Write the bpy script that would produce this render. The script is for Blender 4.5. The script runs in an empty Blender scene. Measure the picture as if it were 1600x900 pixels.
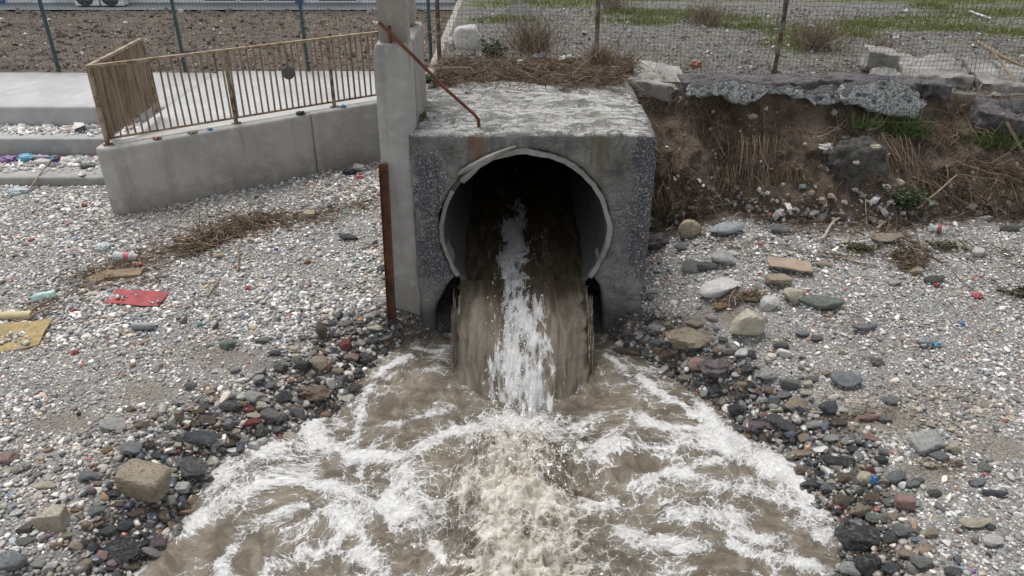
import bpy, bmesh, math, random
import numpy as np
from mathutils import Vector, Matrix, Euler

random.seed(11)
rng = np.random.default_rng(11)
SC = bpy.context.scene
COL = SC.collection
R = math.radians

# ------------------------------------------------------------------ camera
CAM_H, PITCH, FPX = 4.15, 28.3, 1209.0
cam_d = bpy.data.cameras.new('camera')
cam_d.sensor_width = 36.0
cam_d.lens = 36.0 * FPX / 1600.0
cam_d.clip_start, cam_d.clip_end = 0.05, 2000.0
cam = bpy.data.objects.new('camera', cam_d)
cam.location = (0, 0, CAM_H)
cam.rotation_euler = (R(90 - PITCH), 0, 0)
COL.objects.link(cam)
SC.camera = cam

# ------------------------------------------------------------------ overcast daylight
SUN_EL, SUN_AZ = 70.0, -40.0            # high soft light from beyond the culvert
world = bpy.data.worlds.new('World')
SC.world = world
world.use_nodes = True
wn = world.node_tree
sky = wn.nodes.new('ShaderNodeTexSky')
sky.sky_type = 'NISHITA'
sky.sun_disc = False
sky.sun_elevation = R(SUN_EL)
sky.sun_rotation = R(SUN_AZ)
sky.dust_density = 0.6
sky.air_density = 0.7
hs = wn.nodes.new('ShaderNodeHueSaturation')      # cloud cover: the blue is mostly gone
hs.inputs['Saturation'].default_value = 0.12
bg = wn.nodes['Background']
wn.links.new(sky.outputs[0], hs.inputs['Color'])
wn.links.new(hs.outputs[0], bg.inputs[0])
bg.inputs[1].default_value = 0.095
sun_d = bpy.data.lights.new('sun', 'SUN')
sun_d.energy = 1.5
sun_d.angle = R(26)
sun_d.color = (1.0, 0.97, 0.93)
sun = bpy.data.objects.new('sun', sun_d)
sun.rotation_euler = (R(90 - SUN_EL), 0, R(180 - SUN_AZ))
sun.location = (0, -5, 20)
COL.objects.link(sun)
SC.view_settings.view_transform = 'Standard'
SC.view_settings.look = 'None'
SC.view_settings.exposure = 1.22
SC.view_settings.gamma = 1.0

# ------------------------------------------------------------------ placing helpers
_c, _s = math.cos(R(PITCH)), math.sin(R(PITCH))
def ray(px, py):
    x, y = (px - 800) / FPX, (450 - py) / FPX
    return x, _c + _s * y, -_s + _c * y
def onz(px, py, z):
    x, y, k = ray(px, py); t = (z - CAM_H) / k
    return Vector((x * t, y * t, z))
def ony(px, py, Y):
    x, y, k = ray(px, py); t = Y / y
    return Vector((x * t, Y, CAM_H + k * t))
def proj(P):
    P = np.asarray(P, float)
    dz = P[..., 2] - CAM_H
    zc = P[..., 1] * _c - dz * _s
    yc = P[..., 1] * _s + dz * _c
    zc = np.maximum(zc, 0.05)
    return 800 + FPX * P[..., 0] / zc, 450 - FPX * yc / zc
def scale_at(P):                      # metres per photograph pixel at P
    return (P[1] * _c - (P[2] - CAM_H) * _s) / FPX

# ------------------------------------------------------------------ noise in numpy
def _h(ix, iy, iz, seed):
    with np.errstate(over='ignore'):
        n = (ix.astype(np.uint32) * np.uint32(374761393) + iy.astype(np.uint32) * np.uint32(668265263)
             + iz.astype(np.uint32) * np.uint32(2147483647) + np.uint32((seed * 974711 + 12345) & 0xffffffff))
        n = (n ^ (n >> np.uint32(13))) * np.uint32(1274126177)
        n = (n ^ (n >> np.uint32(16))) * np.uint32(2246822519)
        n = n ^ (n >> np.uint32(15))
    return n.astype(np.float64) / 4294967295.0
def vn(x, y, z=0.0, seed=0):
    x, y, z = np.broadcast_arrays(np.asarray(x, float), np.asarray(y, float), np.asarray(z, float))
    xi, yi, zi = np.floor(x), np.floor(y), np.floor(z)
    fx, fy, fz = x - xi, y - yi, z - zi
    xi, yi, zi = xi.astype(np.int64), yi.astype(np.int64), zi.astype(np.int64)
    f = lambda t: t * t * t * (t * (t * 6 - 15) + 10)
    u, v, w = f(fx), f(fy), f(fz)
    L = lambda a, b, t: a + (b - a) * t
    g = lambda dx, dy, dz: _h(xi + dx, yi + dy, zi + dz, seed)
    a = L(L(g(0, 0, 0), g(1, 0, 0), u), L(g(0, 1, 0), g(1, 1, 0), u), v)
    if not np.any(fz) and not np.any(zi):
        return a * 2 - 1
    b = L(L(g(0, 0, 1), g(1, 0, 1), u), L(g(0, 1, 1), g(1, 1, 1), u), v)
    return L(a, b, w) * 2 - 1
def fbm(x, y, z=0.0, o=4, seed=0, gain=0.5):
    r, a, t = 0.0, 1.0, 0.0
    x, y, z = np.asarray(x, float), np.asarray(y, float), np.asarray(z, float)
    for i in range(o):
        k = 2.03 ** i
        r = r + a * vn(x * k + 17.3 * i, y * k - 9.1 * i, z * k, seed + i)
        t += a; a *= gain
    return r / t
def sstep(a, b, x):
    t = np.clip((np.asarray(x, float) - a) / (b - a), 0, 1)
    return t * t * (3 - 2 * t)
def seg_dist(X, Y, pts, closed=False):
    X, Y = np.asarray(X, float), np.asarray(Y, float)
    d = np.full(np.broadcast(X, Y).shape, 1e9)
    n = len(pts)
    for i in range(n if closed else n - 1):
        ax, ay = pts[i][:2]; bx, by = pts[(i + 1) % n][:2]
        ex, ey = bx - ax, by - ay
        t = np.clip(((X - ax) * ex + (Y - ay) * ey) / (ex * ex + ey * ey + 1e-12), 0, 1)
        d = np.minimum(d, np.hypot(X - ax - t * ex, Y - ay - t * ey))
    return d
def inside(X, Y, pts):
    X, Y = np.asarray(X, float), np.asarray(Y, float)
    r = np.zeros(np.broadcast(X, Y).shape, bool)
    n = len(pts)
    for i in range(n):
        ax, ay = pts[i][:2]; bx, by = pts[(i + 1) % n][:2]
        c = ((ay > Y) != (by > Y)) & (X < (bx - ax) * (Y - ay) / (by - ay + 1e-12) + ax)
        r ^= c
    return r

# ------------------------------------------------------------------ object helpers
def tag(o, label=None, cat=None, group=None, kind=None):
    if label: o['label'] = label
    if cat: o['category'] = cat
    if group: o['group'] = group
    if kind: o['kind'] = kind
    return o
def empty(name, loc, label=None, cat=None, group=None):
    o = bpy.data.objects.new(name, None); o.location = loc; o.empty_display_size = 0.1
    COL.objects.link(o)
    return tag(o, label, cat, group)
def link(name, me, mat=None, parent=None, loc=None):
    o = bpy.data.objects.new(name, me); COL.objects.link(o)
    if mat is not None and not me.materials: me.materials.append(mat)
    if parent: o.parent = parent
    if loc is not None: o.location = loc
    return o
def mesh_np(name, V, Fq, smooth=True, attrs=None):
    """V (n,3), Fq (m,k) numpy arrays -> mesh"""
    me = bpy.data.meshes.new(name)
    V = np.asarray(V, np.float32); Fq = np.asarray(Fq, np.int32)
    m, k = Fq.shape
    me.vertices.add(len(V)); me.vertices.foreach_set('co', V.ravel())
    me.loops.add(m * k); me.loops.foreach_set('vertex_index', Fq.ravel())
    me.polygons.add(m); me.polygons.foreach_set('loop_start', np.arange(0, m * k, k, dtype=np.int32))
    me.polygons.foreach_set('use_smooth', np.full(m, smooth, dtype=bool))
    me.update(calc_edges=True)
    for an, (ty, data) in (attrs or {}).items():
        a = me.attributes.new(an, ty, 'POINT')
        key = {'FLOAT': 'value', 'FLOAT_COLOR': 'color', 'FLOAT_VECTOR': 'vector'}[ty]
        a.data.foreach_set(key, np.asarray(data, np.float32).ravel())
    return me
def grid_faces(nu, nv):               # vertices indexed i*nv + j
    i, j = np.meshgrid(np.arange(nu - 1), np.arange(nv - 1), indexing='ij')
    a = (i * nv + j).ravel()
    return np.stack([a, a + nv, a + nv + 1, a + 1], 1)
class MB:
    """collects primitives in world coordinates; build() links them as one mesh object"""
    def __init__(s): s.V, s.F = [], []
    def add(s, V, F):
        b = len(s.V); s.V += [tuple(v) for v in V]; s.F += [tuple(i + b for i in f) for f in F]; return s
    def box(s, lo, hi, M=None):
        x0, y0, z0 = lo; x1, y1, z1 = hi
        V = [Vector(p) for p in ((x0,y0,z0),(x1,y0,z0),(x1,y1,z0),(x0,y1,z0),(x0,y0,z1),(x1,y0,z1),(x1,y1,z1),(x0,y1,z1))]
        if M: V = [M @ v for v in V]
        return s.add(V, [(3,2,1,0),(4,5,6,7),(0,1,5,4),(1,2,6,5),(2,3,7,6),(3,0,4,7)])
    def bar(s, a, b, w, h=None, up=(0, 0, 1)):
        a, b = Vector(a), Vector(b); h = h or w
        d = (b - a).normalized(); u = Vector(up)
        if abs(d.dot(u)) > .98: u = Vector((0, 1, 0))
        x = d.cross(u).normalized() * w / 2; y = x.cross(d).normalized() * h / 2
        V = [a-x-y, a+x-y, a+x+y, a-x+y, b-x-y, b+x-y, b+x+y, b-x+y]
        return s.add(V, [(0,1,2,3),(7,6,5,4),(0,4,5,1),(1,5,6,2),(2,6,7,3),(3,7,4,0)])
    def tube(s, pts, r, n=8, r2=None, cap=True):
        pts = [Vector(p) for p in pts]; rs = r if isinstance(r, (list, tuple)) else [r + ((r2 if r2 is not None else r) - r) * i / (len(pts) - 1) for i in range(len(pts))]
        V = []; prev = None
        for i, p in enumerate(pts):
            d = (pts[min(i+1, len(pts)-1)] - pts[max(i-1, 0)]).normalized()
            u = prev if prev is not None else (Vector((0,0,1)) if abs(d.z) < .9 else Vector((1,0,0)))
            x = (u - d * u.dot(d)).normalized(); y = d.cross(x); prev = x
            for k in range(n):
                a = 2*math.pi*k/n
                V.append(p + (x*math.cos(a) + y*math.sin(a))*rs[i])
        F = [(i*n+k, i*n+(k+1)%n, (i+1)*n+(k+1)%n, (i+1)*n+k) for i in range(len(pts)-1) for k in range(n)]
        if cap: F += [tuple(range(n-1, -1, -1)), tuple((len(pts)-1)*n+k for k in range(n))]
        return s.add(V, F)
    def lathe(s, prof, M=None, n=20):
        M = M or Matrix()
        V = [M @ Vector((r*math.cos(2*math.pi*k/n), r*math.sin(2*math.pi*k/n), z)) for r, z in prof for k in range(n)]
        F = [(i*n+k, i*n+(k+1)%n, (i+1)*n+(k+1)%n, (i+1)*n+k) for i in range(len(prof)-1) for k in range(n)]
        F += [tuple(range(n-1,-1,-1)), tuple((len(prof)-1)*n+k for k in range(n))]
        return s.add(V, F)
    def prism(s, poly, z0, z1, M=None):        # poly counter-clockwise in xy
        n = len(poly)
        V = [Vector((p[0], p[1], z0)) for p in poly] + [Vector((p[0], p[1], z1)) for p in poly]
        if M: V = [M @ v for v in V]
        return s.add(V, [tuple(range(n-1,-1,-1)), tuple(range(n, 2*n))] + [(i, (i+1)%n, n+(i+1)%n, n+i) for i in range(n)])
    def mesh(s, name, org=(0, 0, 0), smooth=False, bevel=0):
        o = Vector(org)
        me = bpy.data.meshes.new(name)
        me.from_pydata([Vector(v) - o for v in s.V], [], s.F)
        bm = bmesh.new(); bm.from_mesh(me)
        bmesh.ops.recalc_face_normals(bm, faces=bm.faces)
        if bevel:
            bmesh.ops.bevel(bm, geom=[e for e in bm.edges if e.is_manifold and e.calc_face_angle(0) > .5], offset=bevel, segments=1, affect='EDGES')
        if smooth:
            for f in bm.faces: f.smooth = True
            for e in bm.edges:
                if e.is_manifold and e.calc_face_angle(0) > .7: e.smooth = False
        bm.to_mesh(me); bm.free()
        return me
    def build(s, name, mat, parent=None, smooth=False, bevel=0):
        if parent: org = parent_loc(parent)
        else:
            A = np.array(s.V); org = ((A[:,0].min()+A[:,0].max())/2, (A[:,1].min()+A[:,1].max())/2, A[:,2].min())
        me = s.mesh(name, org, smooth, bevel)
        return link(name, me, mat, parent, None if parent else org)
def parent_loc(p):
    v = Vector((0, 0, 0))
    while p: v += p.location; p = p.parent
    return v
def weather(o, voxel, amp, scale=6.0, seed=3, smooth=2, chip=0.0, chip_scale=3.0):
    """old cast concrete / rock: voxel remesh, softened arrises, uneven faces (real geometry)"""
    m = o.modifiers.new('r', 'REMESH'); m.mode = 'VOXEL'; m.voxel_size = voxel
    dg = bpy.context.evaluated_depsgraph_get()
    me = bpy.data.meshes.new_from_object(o.evaluated_get(dg))
    o.modifiers.clear()
    for mm in o.data.materials:
        if not me.materials: me.materials.append(mm)
    old = o.data; o.data = me; bpy.data.meshes.remove(old)
    bm = bmesh.new(); bm.from_mesh(me)
    for _ in range(smooth):
        bmesh.ops.smooth_vert(bm, verts=bm.verts, factor=.5, use_axis_x=True, use_axis_y=True, use_axis_z=True)
    bm.normal_update()
    bm.to_mesh(me); bm.free()
    n = len(me.vertices)
    V = np.empty(n*3, np.float32); me.vertices.foreach_get('co', V); V = V.reshape(-1, 3).astype(float)
    N = np.empty(n*3, np.float32); me.vertices.foreach_get('normal', N); N = N.reshape(-1, 3)
    L = np.array(parent_loc(o))
    W = V + L
    d = fbm(W[:,0]*scale, W[:,1]*scale, W[:,2]*scale, 4, seed) * amp
    if chip:
        c = fbm(W[:,0]*chip_scale, W[:,1]*chip_scale, W[:,2]*chip_scale, 3, seed+9)
        d -= sstep(.25, .5, c) * chip
    V += N * d[:, None]
    me.vertices.foreach_set('co', V.astype(np.float32).ravel())
    me.polygons.foreach_set('use_smooth', np.ones(len(me.polygons), dtype=bool))
    me.update()
    return o
# ------------------------------------------------------------------ materials
def lin(r, g, b):                      # sRGB 0-255 -> linear
    f = lambda c: (c/255/12.92) if c/255 <= .04045 else ((c/255+.055)/1.055)**2.4
    return (f(r), f(g), f(b), 1.0)
class NT:
    def __init__(s, name):
        s.m = bpy.data.materials.new(name); s.m.use_nodes = True
        s.t = s.m.node_tree; s.t.nodes.clear()
        s.pos = s.n('ShaderNodeNewGeometry').outputs['Position']
    def n(s, ty, **kw):
        o = s.t.nodes.new(ty)
        for k, v in kw.items(): setattr(o, k, v)
        return o
    def put(s, sock, v):
        if isinstance(v, bpy.types.NodeSocket): s.t.links.new(v, sock)
        elif v is not None: sock.default_value = v
    def noise(s, scale, detail=4, rough=.55, dist=0, vec=None, color=False):
        o = s.n('ShaderNodeTexNoise'); s.put(o.inputs['Vector'], vec if vec is not None else s.pos)
        s.put(o.inputs['Scale'], scale); o.inputs['Detail'].default_value = detail
        o.inputs['Roughness'].default_value = rough; o.inputs['Distortion'].default_value = dist
        return o.outputs['Color' if color else 'Fac']
    def vor(s, scale, feature='F1', vec=None, out='Distance', rnd=1):
        o = s.n('ShaderNodeTexVoronoi', feature=feature); s.put(o.inputs['Vector'], vec if vec is not None else s.pos)
        o.inputs['Scale'].default_value = scale; o.inputs['Randomness'].default_value = rnd
        return o.outputs[out]
    def math(s, op, a, b=None, c=None, clamp=False):
        o = s.n('ShaderNodeMath', operation=op, use_clamp=clamp)
        for i, v in enumerate((a, b, c)):
            if v is not None: s.put(o.inputs[i], v)
        return o.outputs[0]
    def ss(s, v, a, b, lo=0., hi=1.):
        o = s.n('ShaderNodeMapRange', interpolation_type='SMOOTHSTEP')
        s.put(o.inputs[0], v); s.put(o.inputs[1], a); s.put(o.inputs[2], b); s.put(o.inputs[3], lo); s.put(o.inputs[4], hi)
        return o.outputs[0]
    def ramp(s, fac, stops, mode='LINEAR'):
        o = s.n('ShaderNodeValToRGB'); s.put(o.inputs[0], fac); cr = o.color_ramp; cr.interpolation = mode
        while len(cr.elements) < len(stops): cr.elements.new(0.5)
        for e, (p, c) in zip(cr.elements, stops): e.position = p; e.color = c if len(c) == 4 else (*c, 1)
        return o.outputs[0]
    def mix(s, fac, a, b, blend='MIX'):
        o = s.n('ShaderNodeMix', data_type='RGBA', blend_type=blend)
        s.put(o.inputs[0], fac); s.put(o.inputs[6], a); s.put(o.inputs[7], b)
        return o.outputs[2]
    def vmath(s, op, a, b=None):
        o = s.n('ShaderNodeVectorMath', operation=op); s.put(o.inputs[0], a)
        if b is not None: s.put(o.inputs[1], b)
        return o.outputs['Value'] if op in ('LENGTH', 'DISTANCE', 'DOT_PRODUCT') else o.outputs[0]
    def xyz(s, v=None):
        o = s.n('ShaderNodeSeparateXYZ'); s.put(o.inputs[0], v if v is not None else s.pos); return o.outputs
    def attr(s, name, out='Color'):
        o = s.n('ShaderNodeAttribute', attribute_name=name); return o.outputs[out]
    def bump(s, h, strength=.5, dist=.01, normal=None):
        o = s.n('ShaderNodeBump'); s.put(o.inputs['Height'], h)
        o.inputs['Strength'].default_value = strength; o.inputs['Distance'].default_value = dist
        if normal is not None: s.put(o.inputs['Normal'], normal)
        return o.outputs[0]
    def out(s, color, rough=.8, normal=None, metal=0., spec=None, ior=None, trans=None, alpha=None):
        b = s.n('ShaderNodeBsdfPrincipled'); o = s.n('ShaderNodeOutputMaterial')
        s.put(b.inputs['Base Color'], color); s.put(b.inputs['Roughness'], rough); s.put(b.inputs['Metallic'], metal)
        if normal is not None: s.put(b.inputs['Normal'], normal)
        if spec is not None: s.put(b.inputs['Specular IOR Level'], spec)
        if ior is not None: s.put(b.inputs['IOR'], ior)
        if trans is not None: s.put(b.inputs['Transmission Weight'], trans)
        if alpha is not None: s.put(b.inputs['Alpha'], alpha)
        s.t.links.new(b.outputs[0], o.inputs[0])
        return s.m
def G(v): return (v, v, v*.985, 1)

def m_concrete(name, base, var=.35, stain=(.12, .11, .1, 1), stain_amt=.5, scale=1.0, streak=True, speck=.25, bump=.35):
    t = NT(name)
    big = t.noise(1.6*scale, 5, .6); mid = t.noise(9*scale, 6, .65); fine = t.noise(90*scale, 3, .7)
    c = t.mix(t.ss(big, .35, .68), tuple(x*(1-var) for x in base[:3])+(1,), base)
    c = t.mix(t.ss(mid, .45, .75, 0, .55), c, tuple(min(1, x*1.25) for x in base[:3])+(1,))
    if streak:                          # run-off streaks, stretched along the height
        mp = t.n('ShaderNodeMapping'); t.put(mp.inputs[0], t.pos); mp.inputs['Scale'].default_value = (7*scale, 7*scale, .55*scale)
        st = t.noise(1.0, 5, .6, vec=mp.outputs[0])
        c = t.mix(t.ss(st, .52, .74, 0, stain_amt), c, stain)
    pores = t.vor(55*scale)
    c = t.mix(t.ss(pores, .02, .16, speck, 0), c, stain)
    c = t.mix(t.ss(fine, .3, .75, 0, .5), c, tuple(x*.72 for x in base[:3])+(1,))
    zz = t.xyz()[2]                     # splashed dirt along the foot
    c = t.mix(t.ss(t.math('ADD', zz, t.math('MULTIPLY', t.math('SUBTRACT', mid, .5), .5)), .22, .62, .38, 0), c, (.12, .105, .085, 1))
    h = t.math('ADD', t.math('MULTIPLY', mid, .6), t.math('MULTIPLY', fine, .35))
    return t.out(c, t.ss(mid, .2, .8, .95, .75), t.bump(h, bump, .012))

def m_culvert():
    t = NT('culvert_concrete')
    x, y, z = t.xyz()
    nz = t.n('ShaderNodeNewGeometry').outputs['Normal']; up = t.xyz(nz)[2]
    big = t.noise(1.7, 6, .62); mid = t.noise(8, 7, .68); fine = t.noise(70, 4, .75); grit = t.vor(62)
    c = t.mix(t.ss(big, .32, .66), G(.095), (.245,.243,.232,1))
    c = t.mix(t.ss(mid, .45, .70, 0, .6), c, (.30,.295,.28,1))
    blot = t.noise(3.1, 7, .7, .8, vec=t.vmath('ADD', t.pos, (11, 3, 5)))
    c = t.mix(t.ss(blot, .52, .66, 0, .6), c, (.045,.044,.04,1))
    mp = t.n('ShaderNodeMapping'); t.put(mp.inputs[0], t.pos); mp.inputs['Scale'].default_value = (6, 6, .5)
    st = t.noise(1.0, 6, .65, vec=mp.outputs[0])
    c = t.mix(t.ss(st, .5, .7, 0, .62), c, (.05, .05, .047, 1))
    # washed out bands where the dark aggregate shows, left and right of the pipe
    wob = t.math('MULTIPLY', t.math('SUBTRACT', t.noise(3.5, 5, .7), .5), .42)
    xl = t.math('ADD', x, wob)
    left = t.math('MULTIPLY', t.ss(xl, -.95, -.88), t.ss(xl, -.70, -.60, 1, 0))
    left = t.math('MULTIPLY', left, t.math('MULTIPLY', t.ss(z, .25, .6), t.ss(z, 1.7, 1.9, 1, 0)))
    right = t.math('MULTIPLY', t.ss(xl, 1.12, 1.24), t.ss(z, .3, .7))
    r2 = t.math('MULTIPLY', t.ss(xl, .98, 1.06), t.math('MULTIPLY', t.ss(z, .9, 1.2), t.ss(z, 1.25, 1.5, .6, 0)))
    band = t.math('MAXIMUM', t.math('MAXIMUM', left, right), r2)
    agg = t.vor(95, out='Color'); aggv = t.xyz(agg)[0]
    ac = t.ramp(aggv, [(0, (.03, .031, .042)), (.55, (.075, .075, .1)), (.8, (.14, .14, .165)), (.95, (.24, .24, .25)), (1, (.40, .40, .39))])
    c = t.mix(t.math('MULTIPLY', band, .85), c, ac)
    c = t.mix(.32, c, t.mix(1, c, t.ramp(aggv, [(0, (.25,.25,.27)), (.5, (.8,.8,.82)), (.85, (1.3,1.3,1.3)), (1, (2.6,2.6,2.5))]), 'MULTIPLY'))
    # algae below the right top edge, rust below the rod
    al = t.math('MULTIPLY', t.math('MULTIPLY', t.ss(x, .62, .75), t.ss(x, 1.02, 1.14, 1, 0)), t.ss(z, 1.25, 1.85))
    al = t.math('MULTIPLY', al, t.ss(st, .35, .62))
    c = t.mix(t.math('MULTIPLY', al, .75), c, (.10, .09, .035, 1))
    ru = t.math('MULTIPLY', t.ss(t.math('ABSOLUTE', t.math('ADD', x, t.math('ADD', .33, t.math('MULTIPLY', wob, .25)))), .03, .11, 1, 0), t.math('MULTIPLY', t.ss(z, 1.5, 1.9), t.ss(y, 7.5, 7.3)))
    c = t.mix(t.math('MULTIPLY', ru, .75), c, (.17, .075, .028, 1))
    # damp, dark foot
    c = t.mix(t.ss(t.math('ADD', z, t.math('MULTIPLY', wob, .6)), .02, .26, .7, 0), c, (.035, .034, .03, 1))
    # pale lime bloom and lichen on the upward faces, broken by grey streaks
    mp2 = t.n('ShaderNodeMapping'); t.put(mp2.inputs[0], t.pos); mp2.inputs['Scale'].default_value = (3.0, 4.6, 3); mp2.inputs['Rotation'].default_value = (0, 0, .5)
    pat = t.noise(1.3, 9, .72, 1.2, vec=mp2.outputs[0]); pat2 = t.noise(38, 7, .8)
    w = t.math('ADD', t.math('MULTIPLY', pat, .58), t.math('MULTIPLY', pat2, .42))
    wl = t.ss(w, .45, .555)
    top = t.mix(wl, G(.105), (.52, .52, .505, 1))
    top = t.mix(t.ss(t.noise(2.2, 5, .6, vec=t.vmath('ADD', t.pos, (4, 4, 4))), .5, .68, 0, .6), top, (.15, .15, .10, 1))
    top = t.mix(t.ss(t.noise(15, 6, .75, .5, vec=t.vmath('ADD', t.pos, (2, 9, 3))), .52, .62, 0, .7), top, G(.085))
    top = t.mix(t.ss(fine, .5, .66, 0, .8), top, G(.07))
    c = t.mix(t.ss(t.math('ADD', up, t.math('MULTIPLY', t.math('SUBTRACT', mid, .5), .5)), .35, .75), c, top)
    c = t.mix(t.ss(fine, .3, .7, .35, 0), c, G(.05))
    h = t.math('ADD', t.math('MULTIPLY', mid, .5), t.math('ADD', t.math('MULTIPLY', fine, .5), t.math('MULTIPLY', t.math('MULTIPLY', band, grit), .9)))
    return t.out(c, .88, t.bump(h, .9, .018))

def m_rust(name, a=(.19, .065, .022, 1), b=(.06, .03, .018, 1), paint=None, amt=.5, runs=False):
    t = NT(name)
    v = t.pos
    if runs:                            # rust runs down the bars
        mp = t.n('ShaderNodeMapping'); t.put(mp.inputs[0], t.pos); mp.inputs['Scale'].default_value = (2.4, 2.4, .22); v = mp.outputs[0]
    n1 = t.noise(7, 6, .7, vec=v); n2 = t.noise(60, 4, .7)
    c = t.mix(t.ss(n1, .35, .68), b, a)
    c = t.mix(t.ss(n2, .4, .75, 0, .5), c, tuple(x*.5 for x in a[:3])+(1,))
    if paint: c = t.mix(t.ss(t.math('ADD', t.math('MULTIPLY', n1, .7), t.math('MULTIPLY', n2, .3)), amt-.06, amt+.08), c, paint)
    return t.out(c, .82, t.bump(n2, .4, .004))
def m_plain(name, col, rough=.6, var=.25, scale=12, bump=.15, **kw):
    t = NT(name)
    n1 = t.noise(scale, 5, .65); n2 = t.noise(scale*9, 3, .7)
    c = t.mix(t.ss(n1, .3, .7), tuple(x*(1-var) for x in col[:3])+(1,), col)
    c = t.mix(t.ss(n2, .45, .8, 0, var), c, tuple(x*.5 for x in col[:3])+(1,))
    return t.out(c, rough, t.bump(t.math('ADD', n1, t.math('MULTIPLY', n2, .4)), bump, .01), **kw)
def m_wood(name, col):
    t = NT(name)
    tc = t.n('ShaderNodeTexCoord').outputs['Object']
    mp = t.n('ShaderNodeMapping'); t.put(mp.inputs[0], tc); mp.inputs['Scale'].default_value = (4, 45, 45)
    g = t.noise(1.0, 6, .65, .4, vec=mp.outputs[0]); n = t.noise(6, 4)
    c = t.mix(t.ss(g, .35, .68), tuple(x*.5 for x in col[:3])+(1,), col)
    c = t.mix(t.ss(n, .4, .8, 0, .4), c, G(.22))
    return t.out(c, .85, t.bump(g, .4, .006))
def m_stone():
    """one material for every loose stone: its own colour sits on the object, alpha = how wet it is"""
    t = NT('stone')
    oi = t.n('ShaderNodeObjectInfo'); tc = t.n('ShaderNodeTexCoord').outputs['Object']
    v = t.vmath('ADD', tc, t.vmath('SCALE', tc)) if False else t.n('ShaderNodeVectorMath', operation='ADD')
    t.put(v.inputs[0], tc)
    cmb = t.n('ShaderNodeCombineXYZ'); off = t.math('MULTIPLY', oi.outputs['Random'], 40)
    for k in range(3): t.put(cmb.inputs[k], off)
    t.put(v.inputs[1], cmb.outputs[0]); v = v.outputs[0]
    n1 = t.noise(1.6, 7, .7, vec=v); n2 = t.noise(11, 7, .8, vec=v); sp = t.vor(17, vec=v)
    c = t.mix(t.ss(n1, .3, .7), t.mix(1, oi.outputs['Color'], G(.72), 'MULTIPLY'), oi.outputs['Color'])
    c = t.mix(t.ss(n2, .50, .64, 0, .85), c, t.mix(1, oi.outputs['Color'], G(.48), 'MULTIPLY'))
    c = t.mix(t.ss(n2, .28, .42, .6, 0), c, t.mix(.5, oi.outputs['Color'], (.6, .58, .54, 1)))
    pit = t.ss(t.noise(6.5, 5, .7, .6, vec=v), .56, .68)
    c = t.mix(t.math('MULTIPLY', pit, .55), c, t.mix(1, oi.outputs['Color'], (.42, .38, .34, 1), 'MULTIPLY'))
    c = t.mix(t.ss(sp, .02, .16, .55, 0), c, G(.05))
    vein = t.ss(t.math('ABSOLUTE', t.math('SUBTRACT', t.noise(1.1, 4, .6, 1.4, vec=v), .5)), .0, .025, .45, 0)
    c = t.mix(vein, c, t.mix(.55, oi.outputs['Color'], (.62, .6, .56, 1)))
    h = t.math('SUBTRACT', t.math('ADD', t.math('MULTIPLY', n1, .6), t.math('MULTIPLY', n2, .7)), t.math('MULTIPLY', pit, .5))
    rough = t.ss(oi.outputs['Alpha'], 0, 1, .22, .88)
    return t.out(c, rough, t.bump(h, .9, .045))
def m_col(name, rough=.85, scale=60, bump=.3, amt=.35):
    """colour per vertex: each pebble, twig or blade has a colour of its own"""
    t = NT(name)
    a = t.attr('col'); al = t.attr('col', 'Alpha'); n = t.noise(scale, 4, .7)
    c = t.mix(t.ss(n, .4, .75, 0, amt), a, t.mix(1, a, G(.4), 'MULTIPLY'))
    return t.out(c, t.ss(al, 0, 1, .25, rough), t.bump(n, bump, .006))
def m_beach():
    t = NT('shingle_ground')
    w = t.attr('wet', 'Fac')
    v = t.vor(46, out='Color'); d = t.vor(46); v2 = t.vor(120, out='Color'); n = t.noise(2, 5, .6); nf = t.noise(60, 4, .7)
    k = t.math('ADD', t.math('MULTIPLY', t.xyz(v)[0], .6), t.math('MULTIPLY', t.xyz(v2)[1], .4))
    c = t.ramp(k, [(.1, (.13, .13, .128)), (.4, (.25, .245, .235)), (.6, (.34, .335, .32)), (.78, (.43, .415, .39)), (.95, (.56, .55, .53))])
    c = t.mix(t.ss(n, .5, .7, 0, .45), c, (.13, .10, .07, 1))
    c = t.mix(t.ss(d, .0, .5, .0, .45), c, (.09, .085, .078, 1))
    c = t.mix(t.math('MULTIPLY', t.attr('silt', 'Fac'), .8), c, t.mix(t.ss(nf, .35, .65), (.10, .088, .072, 1), (.24, .215, .18, 1)))
    c = t.mix(t.math('MULTIPLY', w, .88), c, t.mix(1, c, (.28, .26, .24, 1), 'MULTIPLY'))
    h = t.math('SUBTRACT', t.math('MULTIPLY', nf, .4), d)
    return t.out(c, t.ss(w, 0, 1, .9, .3), t.bump(h, .8, .02))
def m_ground_right():
    t = NT('gravel_with_grass')
    g = t.attr('grass', 'Fac')
    v = t.vor(24, out='Color'); v2 = t.vor(80, out='Color'); n = t.noise(1.1, 6, .65); nf = t.noise(22, 6, .75); n3 = t.noise(4, 5, .7)
    k = t.math('ADD', t.math('MULTIPLY', t.xyz(v)[0], .35), t.math('ADD', t.math('MULTIPLY', t.xyz(v2)[1], .3), t.math('MULTIPLY', nf, .45)))
    c = t.ramp(k, [(.25, (.05, .048, .046)), (.5, (.115, .112, .108)), (.68, (.175, .17, .165)), (.85, (.28, .275, .265))])
    c = t.mix(t.ss(n, .42, .64, 0, .6), c, (.15, .145, .095, 1))
    gc = t.mix(t.ss(nf, .35, .65), (.06, .085, .02, 1), (.14, .16, .05, 1))
    gm = t.ss(t.math('ADD', g, t.math('MULTIPLY', t.math('SUBTRACT', n3, .5), .9)), .42, .66)
    c = t.mix(t.math('MULTIPLY', gm, .85), c, gc)
    return t.out(c, .95, t.bump(t.math('ADD', nf, t.math('MULTIPLY', k, .6)), .9, .03))
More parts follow.
